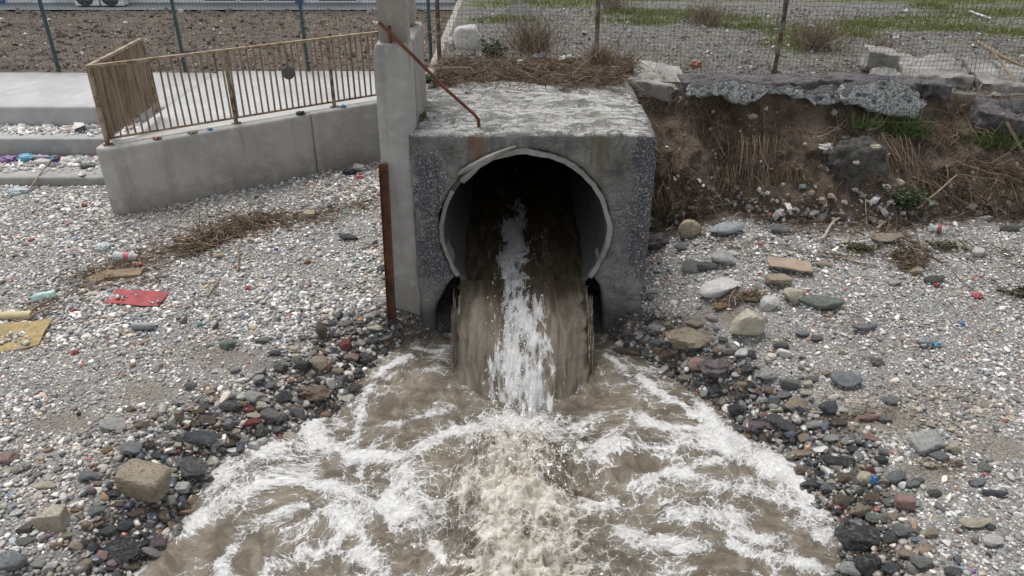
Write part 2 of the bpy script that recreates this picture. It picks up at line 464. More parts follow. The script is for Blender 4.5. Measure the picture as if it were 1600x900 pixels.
def m_soil(name, a, b, pale, grit=30, bump=1.0):
    t = NT(name)
    n1 = t.noise(2.3, 6, .68); n2 = t.noise(19, 7, .75); v = t.vor(grit); vc = t.xyz(t.vor(grit, out='Color'))[0]
    c = t.mix(t.ss(t.math('ADD', t.math('MULTIPLY', n1, .5), t.math('MULTIPLY', n2, .5)), .38, .64), a, b)
    c = t.mix(t.math('MULTIPLY', t.ss(vc, .93, .96), t.ss(v, .22, .3, .9, 0)), c, pale)
    c = t.mix(t.ss(n2, .55, .8, 0, .6), c, tuple(x*.4 for x in a[:3])+(1,))
    return t.out(c, .97, t.bump(t.math('ADD', n2, t.math('MULTIPLY', v, -.3)), bump, .04))
def m_water(name, vert=False):
    """silty brown water; foam (attributes: foam amount, cream amount, carried coordinates) is white matter on it"""
    t = NT(name)
    f = t.attr('foam', 'Fac'); cr = t.attr('cream', 'Fac'); uv = t.attr('carry', 'Vector')
    a = t.noise(2.2, 6, .62, .6, vec=uv); b = t.noise(6.5, 6, .65, .8, vec=uv); e = t.noise(26, 6, .7, .4, vec=uv); g = t.noise(95, 4, .75, vec=uv)
    wv = t.noise(5.5, 4, .6, vec=uv, color=True); wv2 = t.noise(17, 4, .65, vec=uv, color=True)
    sc = lambda v, q: t.vmath('MULTIPLY', t.vmath('SUBTRACT', v, (.5, .5, .5)), (q, q, q))
    p1 = t.vmath('ADD', uv, sc(wv, .26)); p2 = t.vmath('ADD', t.vmath('ADD', uv, sc(wv, .18)), sc(wv2, .05))
    e1 = t.vor(6.0, 'DISTANCE_TO_EDGE', p1); e2 = t.vor(15.0, 'DISTANCE_TO_EDGE', p2); e3 = t.vor(40.0, 'DISTANCE_TO_EDGE', p2)
    patch = t.ss(t.math('ADD', t.math('MULTIPLY', a, .6), t.math('MULTIPLY', b, .4)), .36, .64)
    fl = t.math('ADD', f, t.math('MULTIPLY', t.math('SUBTRACT', patch, .5), .34))            # foam left after the current has pulled it about
    def lace(dist, k, off):                                       # lace: cell walls that thicken until the holes close
        w = t.math('MAXIMUM', t.math('MULTIPLY', t.math('SUBTRACT', fl, off), k), .0005)
        return t.math('SUBTRACT', 1, t.ss(dist, t.math('MULTIPLY', w, .30), w), clamp=True)
    l1 = lace(e1, .30, .12); l2 = lace(e2, .46, .22); l3 = lace(e3, .62, .30)
    k = t.math('MAXIMUM', t.math('MULTIPLY', l1, t.ss(e, .25, .6, .45, .95)), t.math('MAXIMUM', t.math('MULTIPLY', l2, .80), t.math('MULTIPLY', l3, .62)))
    veil = t.math('MULTIPLY', t.ss(t.math('ADD', fl, t.math('MULTIPLY', t.math('SUBTRACT', e, .5), .7)), .25, 1.0), .80)
    k = t.math('SUBTRACT', 1, t.math('MULTIPLY', t.math('SUBTRACT', 1, k), t.math('SUBTRACT', 1, veil)))
    k = t.math('MULTIPLY', k, t.ss(g, .2, .5, .78, 1))
    br = t.mix(t.ss(t.math('ADD', t.math('MULTIPLY', a, .5), t.math('MULTIPLY', b, .5)), .38, .62), (.105, .087, .066, 1), (.235, .203, .158, 1))
    br = t.mix(t.ss(b, .45, .75, 0, .4), br, (.27, .23, .175, 1))
    air = t.attr('air', 'Fac')             # darker brown paints in the pipe's shade; water with air beaten in is paler
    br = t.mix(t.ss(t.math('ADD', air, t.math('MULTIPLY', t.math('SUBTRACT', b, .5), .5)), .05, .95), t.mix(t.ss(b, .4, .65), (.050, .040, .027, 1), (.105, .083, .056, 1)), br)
    fo = t.mix(t.ss(e, .3, .7), (.52, .525, .53, 1), (.74, .74, .74, 1))
    fo = t.mix(cr, fo, t.mix(t.ss(b, .3, .7), (.46, .41, .325, 1), (.78, .76, .71, 1)))
    c = t.mix(k, br, fo)
    h = t.math('ADD', t.math('MULTIPLY', b, .5), t.math('ADD', t.math('MULTIPLY', e, .38), t.math('MULTIPLY', g, .2)))
    h = t.math('ADD', h, t.math('MULTIPLY', k, .30))
    return t.out(c, t.ss(k, 0, .6, .10, .75), t.bump(h, .9, .035), ior=1.33)
def m_clear(name, tint, rough=.15, alpha=.55):
    t = NT(name); n = t.noise(40, 3)
    return t.out(tint, rough, t.bump(n, .3, .004), alpha=alpha)

M = {}
M['culvert'] = m_culvert()
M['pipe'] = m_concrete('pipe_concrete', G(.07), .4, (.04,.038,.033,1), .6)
M['rim'] = m_concrete('rim_concrete', (.27,.265,.25,1), .5, (.10,.095,.085,1), .6, 2.0, speck=.3)
M['pillar'] = m_concrete('pillar_concrete', (.37,.37,.355,1), .25, (.15,.145,.13,1), .5, 1.2, speck=.2)
M['pillar_old'] = m_concrete('old_pillar_concrete', (.30,.28,.25,1), .25, (.14,.12,.095,1), .5, 1.2)
M['wall'] = m_concrete('wall_concrete', (.43,.425,.40,1), .25, (.19,.165,.15,1), .5, .9, speck=.35)
M['step'] = m_concrete('step_concrete', (.36,.365,.36,1), .2, (.19,.19,.185,1), .45, .7)
M['prom'] = m_concrete('promenade_concrete', (.41,.41,.415,1), .2, (.34,.40,.41,1), .3, .5, streak=False, speck=.08, bump=.15)
M['slab'] = m_concrete('broken_slab_concrete', (.31,.305,.285,1), .5, (.10,.095,.085,1), .5, 1.5, streak=False, bump=.6)
M['rust'] = m_rust('rusty_steel')
M['rust2'] = m_rust('rusty_beam', (.17,.065,.025,1), (.045,.022,.015,1))
M['rail'] = m_rust('railing_paint', (.22,.10,.035,1), (.13,.085,.05,1), (.31,.255,.185,1), .47)
M['railrust'] = m_rust('railing_rust', (.17,.085,.042,1), (.10,.06,.036,1), (.30,.24,.17,1), .48)
M['stone'] = m_stone()
M['pebble'] = m_col('pebble')
M['twig'] = m_col('twig', .95, 40, .4, .3)
M['leaf'] = m_col('leaf', .8, 30, .1, .25)
M['beach'] = m_beach()
M['ground_r'] = m_ground_right()
M['soil'] = m_soil('tilled_soil', (.075,.057,.045,1), (.17,.135,.108,1), (.5,.46,.4,1), 16)
M['bank'] = m_soil('bank_soil', (.075,.055,.041,1), (.155,.118,.09,1), (.40,.36,.29,1), 26)
M['clod'] = m_soil('dark_clod', (.045,.045,.045,1), (.12,.115,.105,1), (.35,.34,.32,1), 30)
M['water'] = m_water('stream_water')
def m_asphalt():
    t = NT('broken_asphalt'); nz = t.xyz(t.n('ShaderNodeNewGeometry').outputs['Normal'])
    v = t.xyz(t.vor(42, out='Color'))[0]; d = t.vor(42); n = t.noise(5, 6, .7); nf = t.noise(40, 4, .7)
    face = t.ramp(v, [(.05, (.16,.175,.18)), (.3, (.40,.43,.44)), (.7, (.52,.545,.55)), (1, (.66,.67,.67))])
    face = t.mix(t.ss(n, .56, .72, 0, .5), face, (.05,.048,.045,1))
    face = t.mix(t.ss(d, .45, .75, 0, .4), face, G(.05))
    top = t.mix(t.ss(nf, .35, .7), (.035,.033,.036,1), (.13,.125,.13,1))
    c = t.mix(t.ss(t.math('ADD', nz[2], t.math('MULTIPLY', t.math('SUBTRACT', n, .5), .8)), .2, .55), face, top)
    return t.out(c, .93, t.bump(t.math('SUBTRACT', nf, d), .9, .025))
def m_spray():
    t = NT('water_spray'); return t.out(t.attr('col'), .4)
M['spray'] = m_spray()
M['asphalt'] = m_plain('asphalt_crust', (.12,.113,.118,1), .95, .65, 16, 1.0)
M['bed'] = m_asphalt()
M['teal'] = m_plain('teal_fence_paint', (.045,.095,.10,1), .5, .35, 8)
M['wire'] = m_plain('dull_wire', (.085,.08,.075,1), .7, .3, 20)
M['wire_teal'] = m_plain('teal_wire', (.06,.11,.115,1), .6, .3, 20)
M['post'] = m_rust('fence_post_steel', (.12,.07,.04,1), (.06,.035,.025,1), (.17,.165,.15,1), .5)
M['white_wall'] = m_plain('white_render', (.82,.83,.85,1), .8, .08, 3)
M['plinth'] = m_plain('grey_plinth', (.27,.30,.32,1), .8, .15, 3)
M['blue'] = m_plain('blue_frame_paint', (.035,.10,.30,1), .45, .1, 5)
M['dark_glass'] = m_plain('dark_window', (.02,.03,.05,1), .08, .1, 2, 0)
M['white_metal'] = m_plain('white_metal', (.78,.78,.77,1), .45, .08, 6)
M['dark_plastic'] = m_plain('dark_plastic', (.03,.032,.036,1), .5, .2, 10)
M['wood'] = m_wood('weathered_wood', (.27,.19,.115,1))
M['card'] = m_plain('brown_slab', (.33,.255,.195,1), .9, .3, 10, .5)
M['wood_pale'] = m_wood('pale_driftwood', (.36,.28,.19,1))
M['red'] = m_plain('faded_red_board', (.34,.06,.065,1), .75, .45, 11)
M['bar'] = m_rust('railing_bar_paint', (.19,.085,.035,1), (.12,.075,.045,1), (.26,.215,.16,1), .47, True)
M['foam'] = m_plain('yellowed_foam', (.38,.285,.135,1), .9, .45, 16, .4)
M['roll'] = m_plain('cream_foam', (.52,.45,.28,1), .85, .2, 16, .3)
M['clear'] = m_clear('clear_plastic', (.62,.68,.70,1))
M['green_clear'] = m_clear('pale_green_plastic', (.45,.66,.64,1))
M['greyplastic'] = m_plain('grey_plastic', (.22,.24,.25,1), .5, .2, 10)
def plas(name, c, rough=.4): M[name] = m_plain(name + '_plastic', tuple(x*.82+.035 for x in c[:3])+(1,), rough, .42, 34, .5)
plas('pink', (.60,.10,.14,1)); plas('blue_p', (.05,.22,.50,1)); plas('sky_p', (.16,.46,.66,1)); plas('purple_p', (.26,.13,.36,1))
plas('white_p', (.75,.75,.74,1)); plas('red_p', (.42,.07,.06,1)); plas('green_p', (.03,.32,.14,1)); plas('navy_p', (.02,.03,.06,1)); plas('mauve_p', (.30,.27,.38,1))
plas('teal_p', (.10,.38,.36,1)); plas('orange_p', (.30,.11,.05,1)); plas('cream_p', (.62,.56,.42,1))
M['plate'] = m_plain('grey_round_plate', (.10,.105,.10,1), .6, .25, 20)
# ------------------------------------------------------------------ lie of the land
def water_level(Y): return -0.20 - 0.04 * (7.0 - np.minimum(Y, 7.0))
def on_water(px, py):
    z = -0.25
    for _ in range(4):
        p = onz(px, py, z); z = float(water_level(p.y))
    return p
SHORE_L = [(705,514),(668,524),(632,536),(590,556),(558,588),(540,612),(522,634),(492,640),(462,668),(415,690),(372,704),(330,742),(300,790),(262,835),(226,872),(212,905)]
SHORE_R = [(925,512),(964,532),(1002,558),(1058,586),(1098,616),(1148,650),(1198,688),(1248,728),(1284,770),(1310,815),(1322,860),(1318,905)]
_l = [on_water(*p) for p in SHORE_L]; _r = [on_water(*p) for p in SHORE_R]
POOL = [(-.62, 7.02)] + [(p.x, p.y) for p in _l] + [(_l[-1].x-.15, 3.2), (-3.3, 1.5), (-4.2, -3), (-9, -9), (-30, -20), (-60, -60), (60, -60), (30, -20), (9, -9), (3.6, -3), (2.7, 1.5), (_r[-1].x+.05, 3.2)] + [(p.x, p.y) for p in _r[::-1]] + [(.86, 7.02)]
def pool_dist(X, Y):
    d = seg_dist(X, Y, POOL, True)
    d = np.where(inside(X, Y, POOL), -d, d)
    return d + (.13*fbm(np.asarray(X)*2.4, np.asarray(Y)*3.1, 0, 3, 9) + .02*fbm(np.asarray(X)*13, np.asarray(Y)*13, 0, 2, 10))*sstep(6.9, 6.4, Y)
def beach_z(X, Y, d=None):
    X, Y = np.asarray(X, float), np.asarray(Y, float)
    if d is None: d = pool_dist(X, Y)
    w = water_level(Y)
    out = w + .29 * (1 - np.exp(-np.maximum(d, 0) / .30)) + .018 * np.clip(d, 0, 3)
    h = np.where(d < 0, w + np.maximum(d * .55, -.45), out)
    on = sstep(0, .6, d)
    h = h + on * (.08 * sstep(7.4, 9.4, Y) * sstep(-.9, -1.6, X) + .42 * sstep(5.6, 8.7, Y) * sstep(1.2, 2.4, X))
    h = h + .13*np.exp(-((X+1.15)/.42)**2 - ((Y-7.0)/.32)**2)*sstep(-.05, .1, d) + .12*np.exp(-((X-1.28)/.38)**2 - ((Y-7.0)/.32)**2)*sstep(-.05, .1, d)
    h = h + on * (.035 * fbm(X * 1.3, Y * 1.3, 0, 3, 5) + .012 * fbm(X * 5, Y * 5, 0, 2, 6))
    return h
def at(px, py):
    """where the line of sight through a photograph pixel meets the beach"""
    t0 = 3.0
    x, y, k = ray(px, py)
    ts = np.arange(3.5, 14, .02)
    gap = CAM_H + k * ts - beach_z(x * ts, y * ts)
    i = int(np.argmax(gap < 0)) if (gap < 0).any() else len(ts) - 1
    a, b = ts[max(i - 1, 0)], ts[i]; ga, gb = gap[max(i - 1, 0)], gap[i]
    t = a + (b - a) * (ga / (ga - gb) if ga != gb else 0)
    return Vector((x * t, y * t, CAM_H + k * t))

WALL_A, WALL_B = (-4.96, 9.27), (-1.20, 12.04)     # foot of the retaining wall
# beach sheet
xs = np.concatenate([np.linspace(-60, -8, 20)[:-1], np.linspace(-8, 8, 320), np.linspace(8, 60, 20)[1:]])
ys = np.concatenate([np.linspace(-60, 1.5, 24)[:-1], np.linspace(1.5, 12.6, 230)])
X, Y = np.meshgrid(xs, ys, indexing='ij')
D = pool_dist(X, Y)
Z = beach_z(X, Y, D)
def wetness(X, Y, D):
    n = fbm(X * 2.2, Y * 2.2, 0, 3, 21) * .35
    lim = np.where(X < 0, .52, .45) + n
    return 1 - sstep(lim * .45, np.maximum(lim * 1.35, .1), D)
WET = np.clip(wetness(X, Y, D), 0, 1)
SILT_AT = [(at(px, py), w, h) for px, py, w, h in [(345,562,130,34),(235,612,90,26),(1125,490,100,26),(1375,655,120,30),(1455,742,100,30),(1560,700,90,30),(110,660,90,26)]]
def silt(X, Y):
    r = X*0.
    for p, w, h in SILT_AT:
        k = scale_at(p); a, b = w*k*.5, h*k*.5/.55
        r = np.maximum(r, np.exp(-((X-p.x)/a)**2 - ((Y-p.y)/b)**2))
    return np.clip(r*(1 + 1.1*fbm(X*4, Y*4, 0, 3, 79)), 0, 1)
me = mesh_np('beach', np.stack([X, Y, Z], -1).reshape(-1, 3), grid_faces(len(xs), len(ys)), True, {'wet': ('FLOAT', WET), 'silt': ('FLOAT', silt(X, Y))})
tag(link('beach', me, M['beach']), kind='structure')

# ------------------------------------------------------------------ left side: steps, promenade, field, pavement
def slab(name, lo, hi, mat, voxel=.05, amp=.006, **kw):
    o = MB().box(lo, hi).build(name, M[mat]); weather(o, voxel, amp, 4, smooth=1, **kw); return o
o = slab('concrete_step', (-13, 10.34, -.1), (-5.22, 11.17, .35), 'step', chip=.012); tag(o, 'lowest pale concrete step, its foot in the pebbles', 'step', 'concrete steps up to the promenade')
o = slab('concrete_step', (-13, 11.18, .0), (-5.26, 11.79, .65), 'step', chip=.012); tag(o, 'middle concrete step with scraps of rubbish at its foot', 'step', 'concrete steps up to the promenade')
o = slab('promenade', (-13, 11.80, .3), (-5.28, 14.1, .98), 'prom'); tag(o, kind='structure')
# ramp floor behind the railing
rp = MB().prism([(-4.80, 9.48), (-1.20, 12.14), (-1.20, 14.1), (-5.27, 14.1), (-5.25, 9.48)], .2, .986).build('ramp_floor', M['prom']); tag(rp, kind='structure')
# field and pavement
def sheet(name, xs, ys, zf, mat, attrs=None):
    X, Y = np.meshgrid(xs, ys, indexing='ij'); Zv = zf(X, Y)
    me = mesh_np(name, np.stack([X, Y, Zv], -1).reshape(-1, 3), grid_faces(len(xs), len(ys)), True, {k: (t, f(X, Y)) for k, (t, f) in (attrs or {}).items()})
    return tag(link(name, me, M[mat]), kind='structure')
def field_z(X, Y): return .97 + .05*sstep(14.0, 14.5, Y) + .07 * fbm(X*2.2, Y*2.2, 0, 4, 31) * sstep(14.0, 14.4, Y) + .05*fbm(X*9, Y*9, 0, 3, 33)*sstep(14.0, 14.3, Y)
sheet('soil_field', np.linspace(-24, -.95, 260), np.linspace(14.06, 20.75, 90), field_z, 'soil')
sheet('pavement', np.concatenate([[-300], np.linspace(-24, -.95, 12)]), np.array([20.7, 21.0, 22, 40, 300]), lambda X, Y: X*0 + 1.05, 'plinth')
# ------------------------------------------------------------------ right side: bank and gravel ground
BANK_FOOT = lambda X: 8.50 + .12*np.sin(X*1.1+.4) + .22*fbm(X*1.9, 0*X, 0, 3, 57) - .10*sstep(4.6, 6, X) - .28*np.exp(-((X-4.15)/.5)**2)
BANK_TOP = lambda X: 9.26 + .08*np.sin(X*1.7) + .25*sstep(4.6, 6.5, X)
def top_z(X): return 1.86 + .05*np.sin(X*.9) - .12*sstep(4.6, 6.0, X)
GR_Z = lambda X, Y: 1.80 + .035*fbm(X*.8, Y*.8, 0, 4, 41) + .02*fbm(X*5, Y*5, 0, 3, 42) + .10*sstep(11, 16, Y)*0 - .10*sstep(4.6, 6, X)*sstep(11, 9.3, Y)
nx, nsn = 330, 64
xs = np.linspace(1.30, 9.5, nx); sv = np.linspace(0, 1, nsn)
X, S = np.meshgrid(xs, sv, indexing='ij')
Fy, Ty = BANK_FOOT(X), BANK_TOP(X)
foot = beach_z(X, Fy) - .06; n_p = fbm(X*2.5, S*3, 0, 3, 58)
prof = S**.95 + .05*n_p*np.sin(np.pi*S)
Yb = Fy + (Ty - Fy) * (S**1.25); Zb = foot + (np.maximum(top_z(X), 0) + .04 - foot) * prof
n1 = fbm(X*1.6, S*2.4, 0, 4, 51); n2 = fbm(X*6, S*7, 0, 4, 52); n3 = fbm(X*7, S*1.5, 3, 3, 53)
env = np.sin(np.pi*np.clip(S, 0.02, .98))
Yb = Yb - (n1*.26 + n2*.15 + n3*.08) * env + .14*env*np.exp(-((S-.8)/.15)**2)
me = mesh_np('soil_bank', np.stack([X, Yb, Zb], -1).reshape(-1, 3), grid_faces(nx, nsn)[:, ::-1], True)
tag(link('soil_bank', me, M['bank']), kind='structure')
BANK_GRID = (X, Yb, Zb)
def on_bank(px, py):
    u, v = proj(np.stack(BANK_GRID, -1))
    i = np.unravel_index(np.argmin((u-px)**2 + (v-py)**2), u.shape)
    return Vector((BANK_GRID[0][i], BANK_GRID[1][i], BANK_GRID[2][i]))
# grass patches on the gravel ground, each an ellipse seen in the photograph
GRASS = []
for px, py, w, h in [(900,8,190,20),(1060,6,330,9),(1500,10,260,16),(1560,4,300,10),(1400,50,300,9),(1060,33,170,12),(1240,78,110,30),(790,42,130,10),(1250,60,110,22),(1480,55,170,10),(1590,62,140,12),(1130,40,160,8),(985,30,120,8),(1560,32,170,9),(1340,48,90,12),(1450,20,60,6),(1380,6,300,14),(820,14,260,14),(1560,28,220,14),(1000,44,120,10),(1170,52,120,10),(1330,64,80,12),(1420,40,240,12)]:
    p = onz(px, py, 1.7); k = scale_at(p); q = onz(px, py + h/2, 1.7)
    GRASS.append((p.x, p.y, w*k/2, max(abs(p.y - q.y), .12)))
def grass_amt(X, Y):
    r = X*0.
    for gx, gy, a, b in GRASS: r = np.maximum(r, np.exp(-(((X-gx)/a)**2 + ((Y-gy)/b)**2)*.9))
    return r
xs = np.concatenate([np.linspace(-1.02, 10, 200), np.linspace(10.5, 40, 40), [80, 300]])
ys = np.concatenate([np.linspace(0, 1, 110)**1.3, [1.3, 2.5, 10, 40]])
Xg, Tg = np.meshgrid(xs, ys, indexing='ij')
Y0 = np.where(Xg < 1.32, 9.15, BANK_TOP(Xg))
Yg = Y0 + Tg*8.0
Zg = GR_Z(Xg, Yg) + (top_z(Xg) + .04 - GR_Z(Xg, Yg))*np.exp(-Tg*8/.5)
me = mesh_np('gravel_ground', np.stack([Xg, Yg, Zg], -1).reshape(-1, 3), grid_faces(len(xs), len(ys)), True, {'grass': ('FLOAT', grass_amt(Xg, Yg))})
tag(link('gravel_ground', me, M['ground_r']), kind='structure')
def gz(x, y):
    w = math.exp(-max(y - float(BANK_TOP(np.array(x))), 0)/.5)
    return float(GR_Z(np.array(x), np.array(y)))*(1-w) + (float(top_z(np.array(x)))+.04)*w
# ground under everything, out to the horizon
g = MB(); g.box((-320, -320, -1.6), (320, 320, -1.2)); tag(g.build('ground', M['bank']), kind='structure')
# debris mound that buries the back of the culvert
xs = np.linspace(-.90, 1.46, 110); ys = np.linspace(8.25, 10.6, 90)
X, Y = np.meshgrid(xs, ys, indexing='ij')
def mound_z(X, Y):
    edge = 8.72 + .17*np.sin(X*3.1+2.2) + .06*fbm(X*6, 0*X, 0, 3, 62) + .10*sstep(.5, .1, X)*0
    rise = sstep(0, .55, Y - edge)
    h = 1.88 + .24*rise - .40*sstep(9.5, 10.3, Y) + (.05*fbm(X*4, Y*4, 0, 4, 61) + .03*fbm(X*15, Y*15, 0, 3, 63))*rise
    return h - .5*sstep(1.25, 1.46, X)*sstep(9.5,9.1,Y) - .1*sstep(-.5, -.9, X)*0
me = mesh_np('debris_mound', np.stack([X, Y, mound_z(X, Y)], -1).reshape(-1, 3), grid_faces(len(xs), len(ys)), True)
tag(link('debris_mound', me, M['bank']), kind='structure')

# ------------------------------------------------------------------ culvert
CX, CZ = .126, .985
FRONT = 7.05
cul = empty('drain_culvert', (.19, 8.1, 0), 'square weathered concrete culvert with a round pipe gushing brown water', 'culvert')
arc = [(CX + .848*math.cos(a), CZ + .848*math.sin(a)) for a in np.linspace(R(215), R(-35), 40)]
prof = [(-.975, -.30), (-.81, -.30), (-.80, .10), (-.68, .36)] + arc + [(.92, .36), (.955, .02), (.96, -.30), (1.36, -.30), (1.375, .6), (1.38, 1.985), (.9, 2.005), (.3, 1.99), (-.3, 1.985), (-.975, 1.975)]
mb = MB()
n = len(prof); V = [(x, FRONT, z) for x, z in prof] + [(x, 10.3, z) for x, z in prof]
mb.add(V, [tuple(range(n)), tuple(range(2*n-1, n-1, -1))] + [(i, n+i, n+(i+1) % n, (i+1) % n) for i in range(n)])
blk = mb.build('headwall_block', M['culvert'], cul)
weather(blk, .034, .012, 9, 71, 1, chip=.028, chip_scale=5)
# the pipe: a real tube running back into the ground
def ring_tube(y0, y1, ro, ri, n=72, wob=0, a0=0, a1=2*math.pi, seed=0):
    m = MB(); ys = [y0, y0 + (y1-y0)*.5, y1] ; V = []; F = []
    full = abs(a1 - a0) > 6.28; k = n if full else n + 1
    an = [a0 + (a1-a0)*i/n for i in range(k)]
    for j, y in enumerate((y0, y1)):
        for a in an:
            w1 = wob*float(vn(3*math.cos(a)+9, 3*math.sin(a), seed)) + wob*.5*float(vn(11*math.cos(a)+9, 11*math.sin(a), seed+3))
            for r_, s_ in ((ro, w1), (ri, w1*.6)): V.append((CX + (r_+s_)*math.cos(a), y + (wob*.8*float(vn(7*math.cos(a), 7*math.sin(a), seed+5)) if j == 0 else 0), CZ + (r_+s_)*math.sin(a)))
    st = 2*k
    for i in range(n if full else k-1):
        a, b = i, (i+1) % k
        F += [(2*a, 2*b, 2*b+1, 2*a+1), (st+2*a+1, st+2*b+1, st+2*b, st+2*a), (2*a, st+2*a, st+2*b, 2*b), (2*a+1, 2*b+1, st+2*b+1, st+2*a+1)]
    if not full: F += [(0, 1, st+1, st), (2*(k-1), st+2*(k-1), st+2*(k-1)+1, 2*(k-1)+1)]
    return m.add(V, F)
ring_tube(FRONT+.02, 17.0, .846, .803).build('pipe', M['pipe'], cul, True)
cap = MB(); cap.lathe([(.80, 0), (.80, .05)], Matrix.Translation((CX, 17.0, CZ)) @ Matrix.Rotation(R(-90), 4, 'X'), 40); cap.build('pipe_end', M['pipe'], cul)
rim = ring_tube(FRONT-.03, FRONT+.22, .849, .806, 90, .020, R(-36), R(130)).build('pipe_rim', M['rim'], cul, True)
rim2 = ring_tube(FRONT-.02, FRONT+.22, .849, .808, 60, .018, R(148), R(215), 4).build('pipe_rim', M['rim'], cul, True)
# rim piece that has come loose at the upper left
a, b = ony(716, 272, 6.99), ony(806, 229, 6.98)
st = MB(); pts = [a.lerp(b, i/8) + Vector((0, 0, .018*math.sin(i*.39))) for i in range(9)]
for i in range(8): pass
st.tube(pts, [.016, .026, .03, .028, .03, .027, .024, .02, .010], 6)
st.build('loose_rim_strip', M['rim'], cul, True)
a, b = ony(722, 283, 7.0), ony(748, 258, 6.99)
MB().tube([a, a.lerp(b, .5), b, b + Vector((.12, 0, .05))], [.03, .034, .03, .012], 7).build('loose_rim_strip', M['rim'], cul, True)

# ------------------------------------------------------------------ pillar beside it, low wall, upper columns
pil = empty('concrete_pillar', (-1.1, 7.3, 0), 'tall pale concrete pillar left of the culvert, narrower above its shoulder', 'pillar')
m = MB()
V0 = [(-1.272, 7.10, -.35), (-.945, 7.10, -.35), (-.922, 7.10, 2.72), (-.945, 7.10, 2.80), (-1.215, 7.10, 2.80), (-1.25, 7.10, 2.71)]
n = len(V0); m.add(V0 + [(x, 7.42, z) for x, y, z in V0], [tuple(range(n)), tuple(range(2*n-1, n-1, -1))] + [(i, n+i, n+(i+1) % n, (i+1) % n) for i in range(n)])
weather(m.build('pillar_shaft', M['pillar'], pil), .018, .0022, 14, 75, 1, chip=.006, chip_scale=9)
weather(MB().box((-1.19, 7.15, 2.75), (-.935, 7.39, 4.3)).build('upper_shaft', M['pillar_old'], pil), .015, .003, 12, 76, 1, chip=.006, chip_scale=9)
MB().tube([(-1.085, 7.14, 2.72), (-1.083, 7.12, 2.86), (-1.085, 7.12, 2.95)], .014, 6).build('rebar_stub', M['rust'], pil, True)
lw = MB().box((-1.24, 7.44, -.2), (-.915, 8.33, 2.79)).build('boundary_wall', M['pillar_old']); weather(lw, .03, .008, 8, 77, 1, chip=.02)
tag(lw, 'stained tan concrete wall running back behind the tall pillar', 'wall')
c2 = MB().box((-1.20, 7.98, 2.80), (-.965, 8.22, 4.4)).build('concrete_column', M['pillar_old']); weather(c2, .025, .006, 8, 78, 1); tag(c2, 'second tan concrete column standing on the wall behind the pillar', 'column')
bw = MB().box((-1.16, 8.35, 0), (-1.00, 21.5, 1.80)).build('garden_wall', M['pillar_old']); weather(bw, .06, .012, 5, 79, 1, chip=.03); tag(bw, 'low rough wall edge between the ploughed soil and the gravel', 'wall')

# ------------------------------------------------------------------ retaining wall under the railing
rw = empty('retaining_wall', (-3.3, 10.5, 0), 'grey cast concrete retaining wall carrying the rusty railing', 'wall')
dv = Vector((WALL_B[0]-WALL_A[0], WALL_B[1]-WALL_A[1], 0)); LW = dv.length; dv.normalize(); nv = Vector((-dv.y, dv.x, 0))
def wallpt(s, off=0, z=0): return Vector((WALL_A[0], WALL_A[1], 0)) + dv*s + nv*off + Vector((0, 0, z))
def wall_piece(s0, s1, z0, z1, o0=0, o1=.26, left=None):
    p = [wallpt(s0, o0), wallpt(s1, o0), wallpt(s1, o1), wallpt(s0, o1)]
    if left: p = [wallpt(s0, o0), wallpt(s1, o0), wallpt(s1, o1), Vector((-5.2, 9.55, 0)), Vector((-5.2, 9.30, 0))]
    return MB().prism([(q.x, q.y) for q in p], z0, z1)
sj = 2.62
w1 = wall_piece(0, sj-.002, -.2, 1.125, left=True).build('wall_panel', M['wall'], rw); weather(w1, .036, .0022, 9, 81, 1, chip=.004, chip_scale=8)
w2 = wall_piece(sj+.002, LW, -.2, 1.125).build('wall_panel', M['wall'], rw); weather(w2, .036, .0022, 9, 82, 1, chip=.004, chip_scale=8)
# ------------------------------------------------------------------ railing on the wall
rl = empty('railing', (-4.9, 9.6, 1.12), 'rusty cream painted steel railing with thin bars on the retaining wall', 'railing')
RS0 = wallpt(-.14, .13); top = 2.09; low = 1.20
P0 = Vector((-5.08, 9.42, 0))                                   # corner post
P1 = wallpt(4.35, .13)                                          # runs on to behind the pillar
rd = (P1 - P0); RL = rd.length; rd.normalize(); rnn = Vector((-rd.y, rd.x, 0))
def rp_(s, z): return P0 + rd*s + Vector((0, 0, z))
def rbar(a, b, w, name, mat, h=None): return MB().bar(a, b, w, h).build(name, mat, rl, bevel=0)
rbar(rp_(-.02, top), rp_(RL, top), .05, 'top_rail', M['rail'], .035)
rbar(rp_(0, low), rp_(RL, low), .025, 'bottom_rail', M['railrust'], .025)
posts = [0, 1.62, 3.06, 4.35]
for i, s in enumerate(posts):
    rbar(rp_(s, 1.11), rp_(s, top-.018), .043, 'post', M['rail' if i == 0 else 'railrust'])
    MB().box((-.06, -.06, 1.118), (.06, .06, 1.130), Matrix.Translation(rp_(s, 0)) @ Matrix.Rotation(math.atan2(rd.y, rd.x), 4, 'Z')).build('base_plate', M['railrust'], rl)
    for k in (-1, 1):
        MB().tube([rp_(s+.04*k, 1.12) - rnn*.04, rp_(s+.04*k, 1.15) - rnn*.04], .011, 6).build('bolt', M['railrust'], rl)
nb = 50
bal_me = None
for i in range(1, nb):
    s = RL*i/nb
    if min(abs(s - q) for q in posts) < .03: continue
    if bal_me is None:
        o = MB().bar((0, 0, low+.012), (0, 0, top-.018), .021).build('baluster', M['bar']); bal_me = o.data
        zb = o.location.z
        bpy.data.objects.remove(o)
    o = link('baluster', bal_me, None, rl)
    o.location = rp_(s, 0) - Vector(rl.location) + Vector((0, 0, zb)); o.rotation_euler = (R(random.uniform(-.8, .8)), R(random.uniform(-.8, .8)), math.atan2(rd.y, rd.x))
